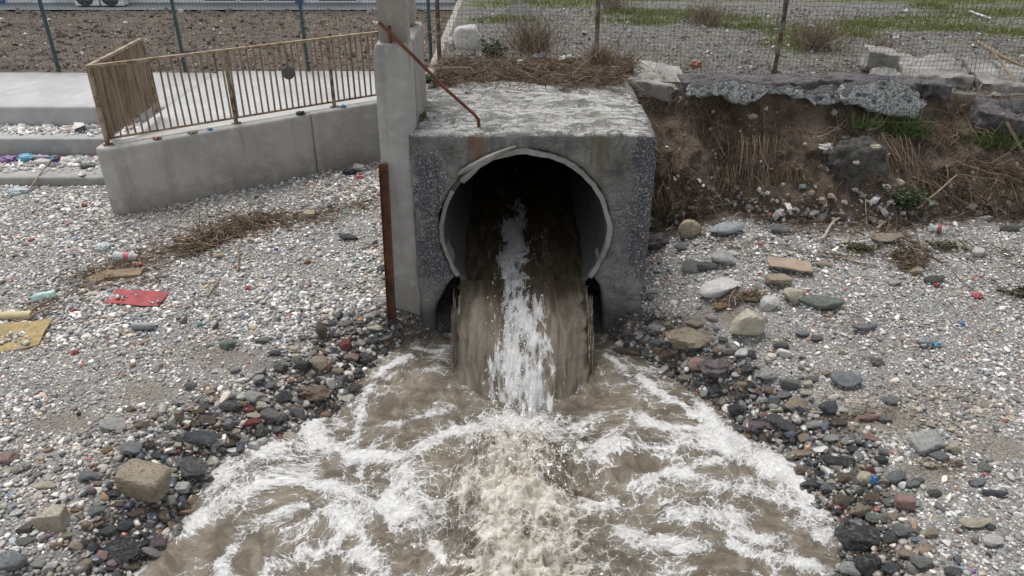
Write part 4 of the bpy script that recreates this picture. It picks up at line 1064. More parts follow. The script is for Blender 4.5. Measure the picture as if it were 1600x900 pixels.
# x, y, width, height in the photograph, colour, shape, own words (if any)
STONES = [
 (504,519,18,32,'brown','rounded',0),(541,541,24,24,'brick-red','angular','dark red three-cornered stone standing among the dark cobbles near the culvert'),
 (461,547,22,20,'cream','craggy',0),(499,571,26,28,'tan','angular',0),(519,558,20,12,'white','rounded',0),(547,560,26,18,'pink','rounded',0),(511,548,18,10,'white','angular',0),
 (464,563,12,20,'cream','blocky',0),(485,616,60,36,'rust-brown','craggy','big rust-brown boulder at the edge of the white foam on the left bank'),
 (452,640,28,18,'brown','rounded',0),(423,652,32,26,'grey','rounded',0),(397,620,28,20,'pale grey','rounded',0),(390,640,18,12,'brick-red','blocky','small square brick-red fragment beside the pale cobbles on the left bank'),
 (390,662,38,16,'brick-red','flat','long flat brick-red stone near the foam edge on the left bank'),(408,635,20,18,'cream','craggy',0),(395,650,24,12,'cream','rounded',0),(310,686,54,30,'slate blue','angular','large flat slate-blue slab by the left edge of the water'),
 (362,635,36,20,'dark grey','angular',0),(445,621,28,22,'black','rounded',0),(519,602,16,22,'white','angular',0),(453,596,13,9,'pink','rounded',0),(421,602,17,14,'blue-grey','angular',0),
 (376,621,15,13,'white','rounded',0),(331,626,14,10,'cream','rounded',0),(354,538,24,20,'green-grey','rounded',0),(412,531,26,12,'grey','flat',0),(295,604,14,10,'white','angular',0),
 (323,604,13,9,'pink','rounded',0),(324,613,22,8,'tan','flat',0),(324,659,26,18,'brown','angular',0),(313,637,30,13,'dark grey','flat',0),(367,676,18,14,'cream','craggy',0),(336,580,12,9,'white','rounded',0),
 (545,610,40,14,'dark grey','flat',0),(530,593,30,13,'grey','rounded',0),(476,572,26,24,'black','angular',0),(440,575,20,18,'dark grey','rounded',0),(430,552,18,12,'slate blue','rounded',0),(560,588,20,14,'slate blue','angular',0),
 (176,664,40,24,'pale grey','rounded',0),(200,700,42,24,'blue-grey','angular',0),(138,744,36,22,'blue-grey','angular',0),(226,754,70,56,'tan','blocky','big broken brown block, the largest stone on the left bank'),
 (294,729,56,40,'dark grey','craggy','big dark grey boulder right of the broken brown block'),(78,812,44,44,'cream','blocky','large cream white block alone in the pebbles, lower left corner'),(148,798,28,18,'green-grey','angular',0),
 (126,806,13,16,'cream','blocky',0),(184,862,64,46,'black','rounded','big smooth black boulder at the waterline, lower left'),(194,822,28,20,'slate blue','rounded',0),(156,868,22,18,'pink','angular',0),(12,876,56,38,'blue-grey','angular','large blue-grey boulder cut off by the lower left edge'),
 (6,714,40,24,'pink','flat','flat pink stone at the left edge of the beach'),(168,830,26,24,'dark grey','rounded',0),(186,790,26,14,'brown','angular',0),(118,854,22,18,'tan','rounded',0),(174,772,24,16,'black','angular',0),
 (264,784,17,12,'white','rounded',0),(234,786,13,15,'olive','rounded',0),(24,802,18,12,'white','rounded',0),(72,760,34,12,'cream','rounded',0),(168,704,15,12,'ochre','angular',0),(130,880,24,16,'tan','rounded',0),(165,886,24,16,'slate blue','angular',0),
 (268,664,20,16,'grey','blocky',0),(282,650,13,26,'tan','blocky',0),(308,644,26,13,'brown','angular',0),(246,712,18,13,'slate blue','rounded',0),(256,694,17,12,'pale grey','rounded',0),(264,722,11,9,'cream','rounded',0),
 (222,664,20,14,'rust-brown','rounded',0),(140,823,12,14,'white','angular',0),(100,836,26,14,'tan','flat',0),(42,845,30,14,'grey','flat',0),(205,885,26,18,'brown','rounded',0),(236,820,20,14,'mauve','rounded',0),(60,880,26,14,'pale grey','flat',0),(205,640,16,12,'rust-brown','rounded',0),
 (1080,360,36,36,'tan','angular','upright tan boulder at the foot of the bank beside the culvert'),(1132,358,58,28,'pale blue','flat','big pale blue-grey flat-topped stone at the foot of the bank'),(1029,350,30,14,'tan','flat',0),(1026,377,40,38,'mauve','craggy','dark purple boulder tucked against the right side of the culvert'),
 (1220,359,28,20,'blue-grey','rounded',0),(1065,385,22,16,'blue-grey','rounded',0),(1132,404,38,30,'pale grey','rounded','smooth pale grey egg-shaped cobble right of the culvert'),(1077,416,22,30,'pale grey','blocky',0),(1104,415,34,20,'dark grey','flat',0),(1145,395,20,12,'white','rounded',0),
 (1124,450,62,34,'white','rounded','long white boulder lying right of the culvert base'),(1128,479,32,14,'ochre','craggy',0),(1173,468,24,18,'brown','craggy',0),(1201,475,30,28,'white','angular',0),(1166,508,44,52,'cream','blocky','tall cream boulder standing on the right beach, the largest pale stone there'),
 (1216,439,36,22,'tan','blocky','tan block propping up the flat brown slab'),(1236,408,24,10,'cream','flat',0),(1240,461,36,34,'cream','angular',0),(1278,474,70,26,'green-grey','flat','long flat green-grey slab on the right beach'),(1288,413,26,12,'tan','flat',0),
 (1083,535,84,40,'tan','craggy','big rough brown conglomerate boulder right of the falling water'),(1087,508,32,13,'tan','craggy',0),(1027,513,26,16,'pale grey','angular',0),(1005,446,9,13,'white','rounded',0),(1024,456,28,7,'white','flat',0),(1016,464,15,13,'grey','rounded',0),
 (1024,537,20,18,'blue-grey','rounded',0),(1044,556,28,18,'brown','angular',0),(984,552,50,18,'brown','flat','long brown boulder at the water edge under the culvert corner'),(1163,553,28,13,'white','angular',0),(1139,549,20,11,'grey','rounded',0),(1221,540,26,16,'dark grey','angular',0),
 (1275,528,22,13,'mauve','rounded',0),(1252,521,26,14,'blue-grey','flat',0),(1095,572,36,28,'pink','angular','wedge-shaped pink-topped stone at the right edge of the water'),(1123,577,52,44,'mauve','craggy','big mauve-grey boulder behind the wedge-shaped stone, right bank'),(1071,592,28,10,'tan','flat',0),
 (1194,586,32,22,'pale grey','craggy',0),(1238,600,36,16,'grey','blocky','grey brick-shaped concrete piece lying on the right bank'),(1262,600,14,13,'cream','angular',0),(1151,640,34,28,'black','angular','square dark slate stone beside the foam on the right bank'),(1157,619,28,22,'black','blocky',0),(1124,630,24,18,'brown','rounded',0),
 (1245,633,32,22,'tan','angular',0),(1213,640,20,12,'cream','blocky',0),(1260,614,22,11,'cream','rounded',0),(1194,649,14,12,'pink','rounded',0),(1190,664,30,14,'mauve','flat',0),(1211,657,26,24,'dark grey','rounded',0),(1245,657,17,12,'white','rounded',0),(1269,650,12,10,'white','rounded',0),
 (1230,668,32,18,'dark grey','rounded',0),(1272,664,28,14,'pale grey','flat',0),(1223,617,26,14,'blue-grey','rounded',0),(1324,593,48,34,'blue-grey','flat','broad blue-grey flat stone above the cobbles on the right beach'),(1269,592,20,12,'mauve','rounded',0),(1245,711,34,18,'tan','flat',0),
 (1304,620,20,10,'white','flat',0),(1314,640,22,12,'white','angular',0),(1294,637,28,26,'slate blue','rounded',0),(1396,627,30,16,'grey','angular',0),(1356,654,36,10,'pink','flat',0),(1384,655,20,15,'blue-grey','rounded',0),(1362,683,24,14,'pink','angular',0),
 (1301,684,28,15,'pale grey','rounded',0),(1322,689,22,15,'pale grey','angular',0),(1452,691,50,34,'pale grey','blocky','angular grey lump of broken concrete on the right beach'),(1461,675,20,9,'pale blue','flat',0),(1486,698,26,24,'cream','craggy',0),(1469,714,22,16,'blue-grey','angular',0),(1452,726,18,11,'cream','rounded',0),
 (1500,725,15,10,'brown','rounded',0),(1539,730,22,17,'green-grey','rounded',0),(1526,752,26,16,'blue-grey','rounded',0),(1552,771,38,12,'slate blue','flat',0),(1399,746,28,20,'blue-grey','rounded',0),(1428,757,24,14,'blue-grey','rounded',0),(1324,746,28,22,'brown','rounded',0),(1349,749,24,26,'cream','angular',0),(1382,752,18,17,'tan','rounded',0),
 (1362,735,18,11,'brick-red','angular',0),(1271,757,40,18,'dark grey','rounded','smooth dark boulder lying in the foam near the right bank'),(1320,784,34,26,'brown','rounded',0),(1341,799,28,30,'tan','craggy',0),(1413,788,26,30,'pink','blocky',0),(1431,786,22,17,'pale grey','craggy',0),
 (1411,829,44,26,'grey','angular',0),(1350,842,72,44,'black','angular','big black boulder at the waterline, lower right'),(1358,882,40,40,'black','rounded','big black boulder at the lower edge, right of the water'),(1388,842,22,26,'dark grey','angular',0),(1439,878,44,28,'grey','angular',0),(1416,865,24,17,'tan','rounded',0),(1452,856,22,14,'tan','craggy',0),
 (1526,818,50,16,'cream','flat','long cream stone tilted in the pebbles, lower right'),(1552,845,28,22,'white','rounded','round white cobble at the lower right'),(1549,824,14,11,'slate blue','rounded',0),(1258,709,36,15,'tan','craggy',0),(1314,720,54,22,'black','flat','dark wedge-shaped slab at the foam edge on the right bank'),(1460,771,22,13,'dark grey','rounded',0),
 (1371,810,32,22,'green-grey','craggy',0),(1492,893,28,16,'dark grey','rounded',0),(1318,714,14,10,'white','rounded',0),(1388,372,46,24,'tan','flat','flat tan slab below the green weed on the right beach'),(1537,342,26,12,'white','rounded','oval white stone at the foot of the bank, far right'),(1527,394,20,20,'white','rounded',0),(1432,424,20,17,'tan','rounded',0),
 (1435,412,20,9,'grey','flat',0),(1416,418,20,13,'olive','rounded',0),(1396,441,24,14,'pale grey','rounded',0),(1351,513,44,13,'blue-grey','flat',0),(1576,358,36,10,'grey','flat',0),(1461,437,34,13,'dark grey','flat',0),(1320,378,15,9,'cream','rounded',0),
 (558,262,24,18,'white','craggy','white lump of rubble against the retaining wall by the pillar'),(530,480,16,10,'pale grey','rounded',0),(545,370,28,14,'slate blue','rounded',0),(580,378,20,14,'pale grey','rounded',0),(598,420,18,14,'slate blue','rounded',0),(508,322,22,12,'pale grey','rounded',0),(268,352,22,12,'pale grey','flat',0),
 (315,440,16,10,'white','flat',0),(360,483,16,12,'white','rounded',0),(540,505,20,12,'grey','rounded',0),(610,505,22,20,'dark grey','angular',0),(575,495,18,12,'pale grey','rounded',0),(600,530,20,12,'grey','rounded',0),(596,470,22,14,'pale grey','rounded',0),
]
def place_stone(px, py, w, h, cname, shape, label, name='stone', group='loose stones on the beach', p=None):
    k0 = at(px, py) if p is None else p
    k = scale_at(k0)
    a = w*k/2*1.10
    hz = h*k/2
    b = min(a*random.uniform(.65, .9), hz*1.15)                   # the view from above shows the top and the front
    c = min(max((hz - .40*b)/.72, .36*a), a*1.2)
    if h > w*1.1: b = a*.7; c = (hz - .40*b)/.78
    me = random.choice(ROCKS[shape])
    g = at(px, py + h*.30) if p is None else p
    o = link(name, me)
    d = float(pool_dist(g.x, g.y + b*.3))
    wet = float(np.clip(wetness(np.array(g.x), np.array(g.y), np.array(d)), 0, 1))
    fl = random.uniform(-.3, .3)
    o.rotation_euler = (random.uniform(-.18, .18), random.uniform(-.18, .18), fl + (math.pi if random.random() < .5 else 0))
    o.scale = (a, b, c)
    z0 = float(beach_z(g.x, g.y + b*.3)) if p is None else p.z
    o.location = (g.x, g.y + b*.3, z0 + c*.62)
    v = random.uniform(.88, 1.1); q = COLS[cname]
    dk = 1.0
    o.color = (q[0]*v*dk, q[1]*v*dk, q[2]*v*dk, 1 - wet*.75)
    tag(o, label, 'stone', group)
    return o
stone_rows = []
for s in STONES:
    o = place_stone(*s[:6], s[6] or None)
    stone_rows.append([o, s[0], s[1], s[2]*s[3], s[4], s[5], s[6]])
# more cobbles along both edges of the stream
fill = []
def far_from(px, py, w, rows):
    return all((px-r[1])**2 + ((py-r[2])*1.2)**2 > (.45*w + .42*math.sqrt(r[3]))**2 for r in rows)
pal_wet = ['black', 'dark grey', 'slate blue', 'brown', 'grey', 'cream', 'rust-brown', 'mauve', 'tan', 'cream', 'white', 'blue-grey', 'tan', 'dark grey', 'grey', 'pale grey', 'black']
tries = 0
while len(fill) < 108 and tries < 6000:
    tries += 1
    side = random.random() < .5
    src = SHORE_L if side else SHORE_R
    k = random.uniform(0, len(src)-1.001); i = int(k); f = k-i
    bx = src[i][0] + (src[i+1][0]-src[i][0])*f; by = src[i][1] + (src[i+1][1]-src[i][1])*f
    off = abs(random.gauss(0, 70)) + 4
    px = bx - off if side else bx + off
    py = by + random.uniform(-25, 18) - off*.15
    if not (0 < px < 1600 and 500 < py < 895): continue
    if 620 < px < 1000 and py < 520: continue
    w = random.choice([13, 14, 16, 18, 20, 24, 28]) * (.8 + .5*(py-500)/400); h = w*random.uniform(.55, .9)
    if far_from(px, py, w, stone_rows + fill):
        cn, shp = random.choice(pal_wet), random.choice(['rounded', 'angular', 'angular', 'angular', 'blocky', 'flat', 'craggy'])
        fill.append([place_stone(px, py, w, h, cn, shp, None), px, py, w*h, cn, shp, None])
# every stone gets words that single it out: its look, then where it lies from things one can find
LAND = [(541,541,'the dark red three-cornered stone'),(485,616,'the big rust-brown boulder'),(390,661,'the long flat brick-red stone'),(310,686,'the flat slate-blue slab'),(226,754,'the broken brown block'),(294,729,'the big dark grey boulder'),
        (78,812,'the cream white block'),(184,862,'the smooth black boulder'),(12,876,'the blue-grey boulder in the corner'),(6,714,'the flat pink stone'),(1080,360,'the upright tan boulder'),(1132,358,'the pale blue-grey stone'),
        (1132,404,'the grey egg-shaped cobble'),(1124,450,'the long white boulder'),(1166,508,'the tall cream boulder'),(1278,474,'the flat green-grey slab'),(1083,535,'the brown conglomerate boulder'),(984,552,'the long brown boulder'),
        (1123,577,'the mauve-grey boulder'),(1238,600,'the grey brick-shaped piece'),(1151,640,'the square dark slate'),(1324,593,'the broad blue-grey stone'),(1452,691,'the broken concrete lump'),(1271,757,'the boulder in the foam'),
        (1350,842,'the big black boulder on the right'),(1526,818,'the long cream stone'),(1552,845,'the round white cobble'),(1314,720,'the dark wedge slab'),(1388,372,'the flat tan slab'),(1537,342,'the oval white stone'),(212,470,'the red board'),(1233,423,'the flat brown slab'),
        (606,470,'the rusty beam'),(558,262,'the white rubble lump')]
used = {}
for r in stone_rows: 
    if r[6]: used[r[6]] = [r[0]]
for r in stone_rows + fill:
    if r[6]: continue
    o, px, py, ar, cn, shp, _ = r
    size = 'tiny ' if ar < 130 else 'small ' if ar < 320 else '' if ar < 800 else 'large '
    noun = {'rounded': 'rounded pebble', 'angular': 'angular stone', 'blocky': 'squarish stone', 'flat': 'flat stone', 'craggy': 'rough lump of stone'}[shp]
    if ar > 500 and shp == 'rounded': noun = 'rounded cobble'
    near = sorted(LAND, key=lambda l: (l[0]-px)**2 + (l[1]-py)**2)
    def rel(l):
        dx, dy = px-l[0], py-l[1]; far = 'just ' if math.hypot(dx, dy) < 55 else 'well ' if math.hypot(dx, dy) > 130 else ''
        return far + (('left of ' if dx < 0 else 'right of ') if abs(dx) > abs(dy) else ('behind ' if dy < 0 else 'in front of ')) + l[2]
    lab = f'{size}{cn} {noun} {rel(near[0])}'
    if lab in used:
        lab2 = f'{size}{cn} {noun} {rel(near[0])}, {rel(near[1]).replace("just ", "").replace("well ", "")}'
        lab = lab2 if len(lab2.split()) <= 16 and lab2 not in used else lab
    used.setdefault(lab, []).append(o)
    o['label'] = lab
for lab, os_ in list(used.items()):
    if len(os_) == 2:                                             # two of a kind: one is always nearer the viewer
        a, b = sorted(os_, key=lambda o: o.location.y)
        a['label'] = lab + ', the nearer'; b['label'] = lab + ', the farther'
# ------------------------------------------------------------------ the shingle: uncountable pebbles as one body each side
def ico(sub):
    bm = bmesh.new(); bmesh.ops.create_icosphere(bm, subdivisions=sub, radius=1)
    V = np.array([v.co[:] for v in bm.verts]); Fa = np.array([[v.index for v in f.verts] for f in bm.faces]); bm.free()
    return V, Fa
ICO1, ICO2 = ico(1), ico(2)
a5 = np.arange(4)*np.pi/2
FRU = (np.concatenate([np.stack([np.cos(a5), np.sin(a5), -.5+0*a5], -1), np.stack([.66*np.cos(a5+.3), .66*np.sin(a5+.3), .8+0*a5], -1)]),
       np.array([(i, (i+1) % 4, 4+i) for i in range(4)] + [((i+1) % 4, 4+(i+1) % 4, 4+i) for i in range(4)] + [(4, 5, 6), (4, 6, 7)]))   # broken chip of shingle
def rot_mats(n, tilt, r):
    a = r.uniform(0, 2*np.pi, n); tx = r.normal(0, tilt, n); ty = r.normal(0, tilt, n)
    ca, sa, cx_, sx_, cy_, sy_ = np.cos(a), np.sin(a), np.cos(tx), np.sin(tx), np.cos(ty), np.sin(ty)
    o, z = np.ones(n), np.zeros(n)
    Rz = np.stack([np.stack([ca,-sa,z],-1), np.stack([sa,ca,z],-1), np.stack([z,z,o],-1)], 1)
    Rx = np.stack([np.stack([o,z,z],-1), np.stack([z,cx_,-sx_],-1), np.stack([z,sx_,cx_],-1)], 1)
    Ry = np.stack([np.stack([cy_,z,sy_],-1), np.stack([z,o,z],-1), np.stack([-sy_,z,cy_],-1)], 1)
    return Rx @ Ry @ Rz
def scatter(name, proto, pos, scl, rot, col, mat, jitter=.16, seed=1, smooth=True, cuts=0):
    PV, PF = proto; n = len(pos); r = np.random.default_rng(seed)
    k = 24
    var = PV[None] * (1 + r.normal(0, jitter, (k, len(PV), 1)))   # 24 differently knocked shapes
    for q in range(k):
        for _ in range(cuts):                                     # broken faces
            nn = r.normal(size=3); nn /= np.linalg.norm(nn); dd = var[q] @ nn - r.uniform(.45, .8)
            var[q] -= np.maximum(dd, 0)[:, None]*nn*.95
    W = var[r.integers(0, k, n)] * scl[:, None, :]
    W = np.einsum('nij,nvj->nvi', rot, W) + pos[:, None, :]
    Fa = (PF[None] + (np.arange(n)*len(PV))[:, None, None]).reshape(-1, 3)
    C = np.repeat(col, len(PV), 0)
    me = mesh_np(name, W.reshape(-1, 3), Fa, smooth, {'col': ('FLOAT_COLOR', C)})
    return link(name, me, mat)
PEB_PAL = np.array([1.48, 1.44, 1.41])*.30*(np.array([(.135,.137,.14),(.20,.20,.20),(.26,.26,.255),(.32,.32,.315),(.38,.378,.37),(.47,.47,.46),(.60,.595,.58),(.72,.715,.70),(.07,.072,.078),(.10,.11,.125),(.16,.18,.20),(.24,.27,.30),(.42,.37,.29),(.27,.215,.155),(.15,.105,.075),(.36,.24,.20),(.22,.07,.05),(.20,.22,.19)])/.30)**.78; PEB_PAL = np.minimum(PEB_PAL, .80)
PEB_W = np.array([.08,.12,.13,.13,.10,.07,.08,.07,.06,.045,.045,.04,.045,.035,.03,.02,.006,.02]); PEB_W = PEB_W/PEB_W.sum()
def shingle(n, x0, x1, y0, y1, seed, ok):
    r = np.random.default_rng(seed)
    P = np.stack([r.uniform(x0, x1, n), r.uniform(y0, y1, n)], -1)
    d = pool_dist(P[:, 0], P[:, 1]); z = beach_z(P[:, 0], P[:, 1], d)
    u, v = proj(np.stack([P[:, 0], P[:, 1], z], -1))
    far = np.maximum(np.maximum(-u, u-1600), 0) + np.maximum(v-940, 0)      # beyond the picture the shingle goes on, thinner
    k = (d > -.03) & (r.random(len(u)) < np.clip(1.05 - far/420, .22, 1)) & (far < 900) & ok(P[:, 0], P[:, 1])
    return P[k], d[k], z[k], r
def free_of_concrete(X, Y):
    wall = (X - WALL_A[0])*(-dv.y) + (Y - WALL_A[1])*dv.x            # > 0 : behind the retaining wall
    left = (X < -.9) & np.where(X < -5.22, Y < 10.33, np.where(X < WALL_A[0], Y < 9.28, wall < -.01)) & ~((X > -1.3) & (Y > 7.08))
    right = (X > 1.36) & (Y < BANK_FOOT(X) + .12)
    mid = (Y < 7.03)
    return (mid & (X < 8.6) & (X > -8.6)) | (left) | right
P, d, z, r = shingle(285000, -8.6, 8.6, 2.9, 11.9, 5, free_of_concrete)
n = len(P)
zone = fbm(P[:, 0]*.9, P[:, 1]*1.5, 0, 3, 77)                     # drifts of finer and coarser pebbles
size = np.exp(r.normal(math.log(.0127), .46, n))*(1 + .55*zone)*np.where(P[:, 0] > 1.2, .86, 1.08)
sil = silt(P[:, 0], P[:, 1]); size *= 1 - .45*sil; size[(r.random(n) < sil*.6)] *= .45
size = np.clip(size, .004, .042)
wetp = np.clip(wetness(P[:, 0], P[:, 1], d), 0, 1)
size *= np.where(wetp > .5, np.where(r.random(n) < .22, 1.6, .95), 1)
scl = np.stack([size*r.uniform(.9, 1.35, n), size*r.uniform(.6, .95, n), size*r.uniform(.28, .6, n)], -1)
ci = r.choice(len(PEB_PAL), n, p=PEB_W)
col = PEB_PAL[ci]*r.uniform(.8, 1.2, (n, 1))
earth = sstep(.12, .45, fbm(P[:, 0]*.8+9, P[:, 1]*1.1, 0, 3, 78))*np.where(P[:, 0] > 1.2, .75, .35)
col = col*(1 - earth[:, None]*np.array([.35, .42, .5]))
col = col*(1 - sil[:, None]*np.array([.30, .34, .40]))
col = col*(1 - wetp[:, None]*np.array([.56, .58, .60]))
col = np.concatenate([col, (1-wetp*.85)[:, None]], 1)
# plastic crumbs among the pebbles
pm = r.random(n) < .006
pc = np.array([(.42,.16,.15),(.16,.26,.42),(.08,.24,.21),(.38,.17,.09),(.7,.7,.72),(.25,.14,.25),(.25,.42,.48)])[r.integers(0, 7, n)]
col[pm, :3] = pc[pm]
pos = np.stack([P[:, 0], P[:, 1], z + scl[:, 2]*r.uniform(.1, .9, n)], -1)
rot = rot_mats(n, .22, r)
big = size > np.quantile(size, .984)
lm = P[:, 0] < .1
rnd = size > np.quantile(size, .84)
for nm, m_, proto, sd in (('pebbles', ~big & rnd & lm, ICO1, 1), ('pebbles', ~big & rnd & ~lm, ICO1, 2), ('coarse_pebbles', big, ICO2, 3), ('pebble_chips', ~rnd & lm, FRU, 4), ('pebble_chips', ~rnd & ~lm, FRU, 5)):
    o = scatter(nm, proto, pos[m_], scl[m_], rot[m_], col[m_], M['pebble'], .17 if proto is not ICO2 else .08, sd, proto is not FRU, 5 if proto is ICO2 else 0)
    tag(o, {1: 'grey and white shingle covering the left beach', 2: 'grey and white shingle covering the right beach', 3: 'bigger pebbles strewn through the shingle on both beaches', 4: 'fine broken chips between the pebbles of the left beach', 5: 'fine broken chips between the pebbles of the right beach'}[sd], 'pebbles', kind='stuff')
N_PEB = n
# rubble jammed along the waterline: the cobbles past those built one by one
rb = np.random.default_rng(17); m = 26000
Pb = np.stack([rb.uniform(-4.2, 4.0, m), rb.uniform(3.3, 7.0, m)], -1); db = pool_dist(Pb[:, 0], Pb[:, 1])
kp = (db > -.10) & (rb.random(m) < np.exp(-np.maximum(db-.12, 0)/.20)) & ~((np.abs(Pb[:, 0]-.19) < 1.25) & (Pb[:, 1] > 6.9))
Pb, db = Pb[kp][:2300], db[kp][:2300]; m = len(Pb)
sb = np.clip(np.exp(rb.normal(math.log(.030), .36, m)), .015, .065)
cp = np.array([(.035,.037,.042),(.075,.078,.08),(.13,.13,.128),(.20,.198,.19),(.34,.335,.32),(.10,.07,.05),(.17,.115,.075),(.07,.085,.11),(.46,.43,.37),(.20,.06,.05),(.15,.12,.125)])
cb = 1.25*cp[rb.choice(len(cp), m, p=[.11,.14,.15,.13,.11,.09,.07,.07,.08,.015,.035])]*rb.uniform(.8, 1.25, (m, 1))
wb = np.clip(wetness(Pb[:, 0], Pb[:, 1], db), 0, 1)
cb = np.concatenate([cb*(1-.2*wb[:, None]), (1-.9*wb)[:, None]], 1)
o = scatter('shore_rubble', ICO2, np.stack([Pb[:, 0], Pb[:, 1], beach_z(Pb[:, 0], Pb[:, 1], db) + sb*rb.uniform(.05, .6, m)], -1), np.stack([sb*rb.uniform(.9, 1.5, m), sb*rb.uniform(.7, 1, m), sb*rb.uniform(.5, .9, m)], -1), rot_mats(m, .5, rb), cb, M['pebble'], .07, 18, False, 8)
tag(o, 'wet broken cobbles jammed along both edges of the water', 'rubble', kind='stuff')
# pebbles lying on the two steps
rr = np.random.default_rng(8); n = 2600
xs_ = rr.uniform(-9.5, -5.3, n); st_ = rr.random(n) < .62
ys_ = np.where(st_, 11.16 - np.abs(rr.normal(0, .26, n)), 11.78 - np.abs(rr.normal(0, .2, n)))
zs_ = np.where(st_, .355, .655); okk = np.where(st_, ys_ > 10.42, ys_ > 11.3)
sz = np.exp(rr.normal(math.log(.024), .45, n)); scl = np.stack([sz*1.2, sz*.85, sz*.55], -1)
col = PEB_PAL[rr.choice(len(PEB_PAL), n, p=PEB_W)]*1.1
o = scatter('step_pebbles', FRU, np.stack([xs_, ys_, zs_+sz*.3], -1)[okk], scl[okk], rot_mats(n, .25, rr)[okk], np.concatenate([col, np.ones((n, 1))], 1)[okk], M['pebble'], .17, 9)
tag(o, 'pebbles washed up on the treads of the concrete steps', 'pebbles', kind='stuff')
# clods and stones on the ploughed field
n = 7000; xs_ = rr.uniform(-16, -1.2, n); ys_ = 14.15 + 6.5*rr.random(n)**1.25
sz = np.exp(rr.normal(math.log(.021), .5, n)); pale = rr.random(n) < .03
col = np.where(pale[:, None], np.array([[.5,.47,.42]]), np.array([[.15,.118,.095]])*rr.uniform(.6, 1.4, (n, 1)))
o = scatter('clods', FRU, np.stack([xs_, ys_, field_z(xs_, ys_)+sz*.2], -1), np.stack([sz*1.2, sz, sz*.8], -1), rot_mats(n, .5, rr), np.concatenate([col, np.ones((n, 1))], 1), M['twig'], .22, 10, False)
tag(o, 'brown clods and pale stones of the ploughed field', 'soil clods', kind='stuff')
# gravel on the right hand ground
n = 12000; xs_ = rr.uniform(-.8, 10.5, n); ys_ = 9.3 + 6.7*rr.random(n)**1.5
okk = ys_ > np.where(xs_ < 1.5, 10.3, BANK_TOP(xs_) + .1)
xs_, ys_ = xs_[okk], ys_[okk]; n = len(xs_)
zg = np.array([gz(a, b) for a, b in zip(xs_, ys_)])
sz = np.exp(rr.normal(math.log(.012), .5, n))
gcol = 1.0*np.array([(.10,.10,.10),(.17,.17,.168),(.26,.255,.25),(.42,.41,.39),(.65,.64,.61),(.15,.12,.095)])[rr.choice(6, n, p=[.27,.32,.22,.08,.015,.095])]
o = scatter('gravel', FRU, np.stack([xs_, ys_, zg+sz*.25], -1), np.stack([sz*1.2, sz, sz*.7], -1), rot_mats(n, .4, rr), np.concatenate([gcol, np.ones((n, 1))], 1), M['pebble'], .2, 12, False)
tag(o, 'loose grey gravel on the open ground behind the wire fence', 'gravel', kind='stuff')
n = 1300; gi = rr.integers(0, nx, n); gj = np.minimum((np.abs(rr.normal(0, .13, n))*nsn).astype(int), nsn-1)
bp = np.stack([BANK_GRID[0][gi, gj], BANK_GRID[1][gi, gj] - .02, BANK_GRID[2][gi, gj] + .02], -1)
sz = np.exp(rr.normal(math.log(.019), .5, n)); cb = PEB_PAL[rr.choice(len(PEB_PAL), n, p=PEB_W)]*rr.uniform(.4, .9, (n, 1))
o = scatter('bank_foot_rubble', FRU, bp, np.stack([sz*1.25, sz, sz*.7], -1), rot_mats(n, .5, rr), np.concatenate([cb, np.ones((n, 1))], 1), M['pebble'], .18, 15, False)
tag(o, 'loose stones banked up against the foot of the earth bank', 'rubble', kind='stuff')
# stones stuck in the bank
n = 520; gi = rr.integers(0, nx, n); gj = (rr.random(n)**1.4*nsn*.95).astype(int)
bp = np.stack([BANK_GRID[0][gi, gj], BANK_GRID[1][gi, gj], BANK_GRID[2][gi, gj]], -1)
sz = np.exp(rr.normal(math.log(.0095), .55, n))
col = np.array([(.42,.38,.31),(.24,.2,.15),(.55,.52,.46),(.14,.13,.12)])[rr.choice(4, n, p=[.35,.35,.1,.2])]
o = scatter('bank_stones', ICO1, bp, np.stack([sz*1.2, sz, sz], -1), rot_mats(n, .6, rr), np.concatenate([col, np.ones((n, 1))], 1), M['pebble'], .18, 14, False)
tag(o, 'small pale stones stuck in the brown earth bank', 'stones', kind='stuff')
# ------------------------------------------------------------------ broken asphalt and concrete along the bank
AS = 'slabs of broken asphalt along the top of the bank'
def broken_slab(name, outline, z0, z1, mat, tilt=(0, 0), vox=.022, amp=.02, chip=.03, seed=1, scale=7):
    c = Vector((sum(p[0] for p in outline)/len(outline), sum(p[1] for p in outline)/len(outline), (z0+z1)/2))
    Mx = Matrix.Translation(c) @ Euler((tilt[0], tilt[1], 0)).to_matrix().to_4x4() @ Matrix.Translation(-c)
    if sum(outline[i][0]*outline[(i+1) % len(outline)][1] - outline[(i+1) % len(outline)][0]*outline[i][1] for i in range(len(outline))) < 0: outline = outline[::-1]
    o = MB().prism(outline, z0, z1, Mx).build(name, M[mat])
    return weather(o, vox, amp, scale, seed, 1, chip=chip, chip_scale=5)
def jag(x0, x1, yf, yb, n=14, a=.09, seed=0):
    r = random.Random(seed)
    return [(x0 + (x1-x0)*i/n, yf + r.uniform(-a, a)) for i in range(n+1)] + [(x1 + .03, yb), (x0 - .03, yb)]
tag(broken_slab('asphalt_slab', jag(2.02, 3.14, 9.22, 9.58, 12, .07, 3), 1.80, 1.95, 'asphalt', (.03, .02), amp=.028, chip=.05, seed=5, scale=13), 'left slab of dark asphalt crust on the bank top, nearest the culvert', 'asphalt slab', AS)
tag(broken_slab('asphalt_slab', jag(3.12, 4.08, 9.24, 9.62, 10, .07, 4), 1.82, 1.97, 'asphalt', (.02, -.03), amp=.028, chip=.05, seed=6, scale=13), 'middle slab of dark asphalt crust on the bank top', 'asphalt slab', AS)
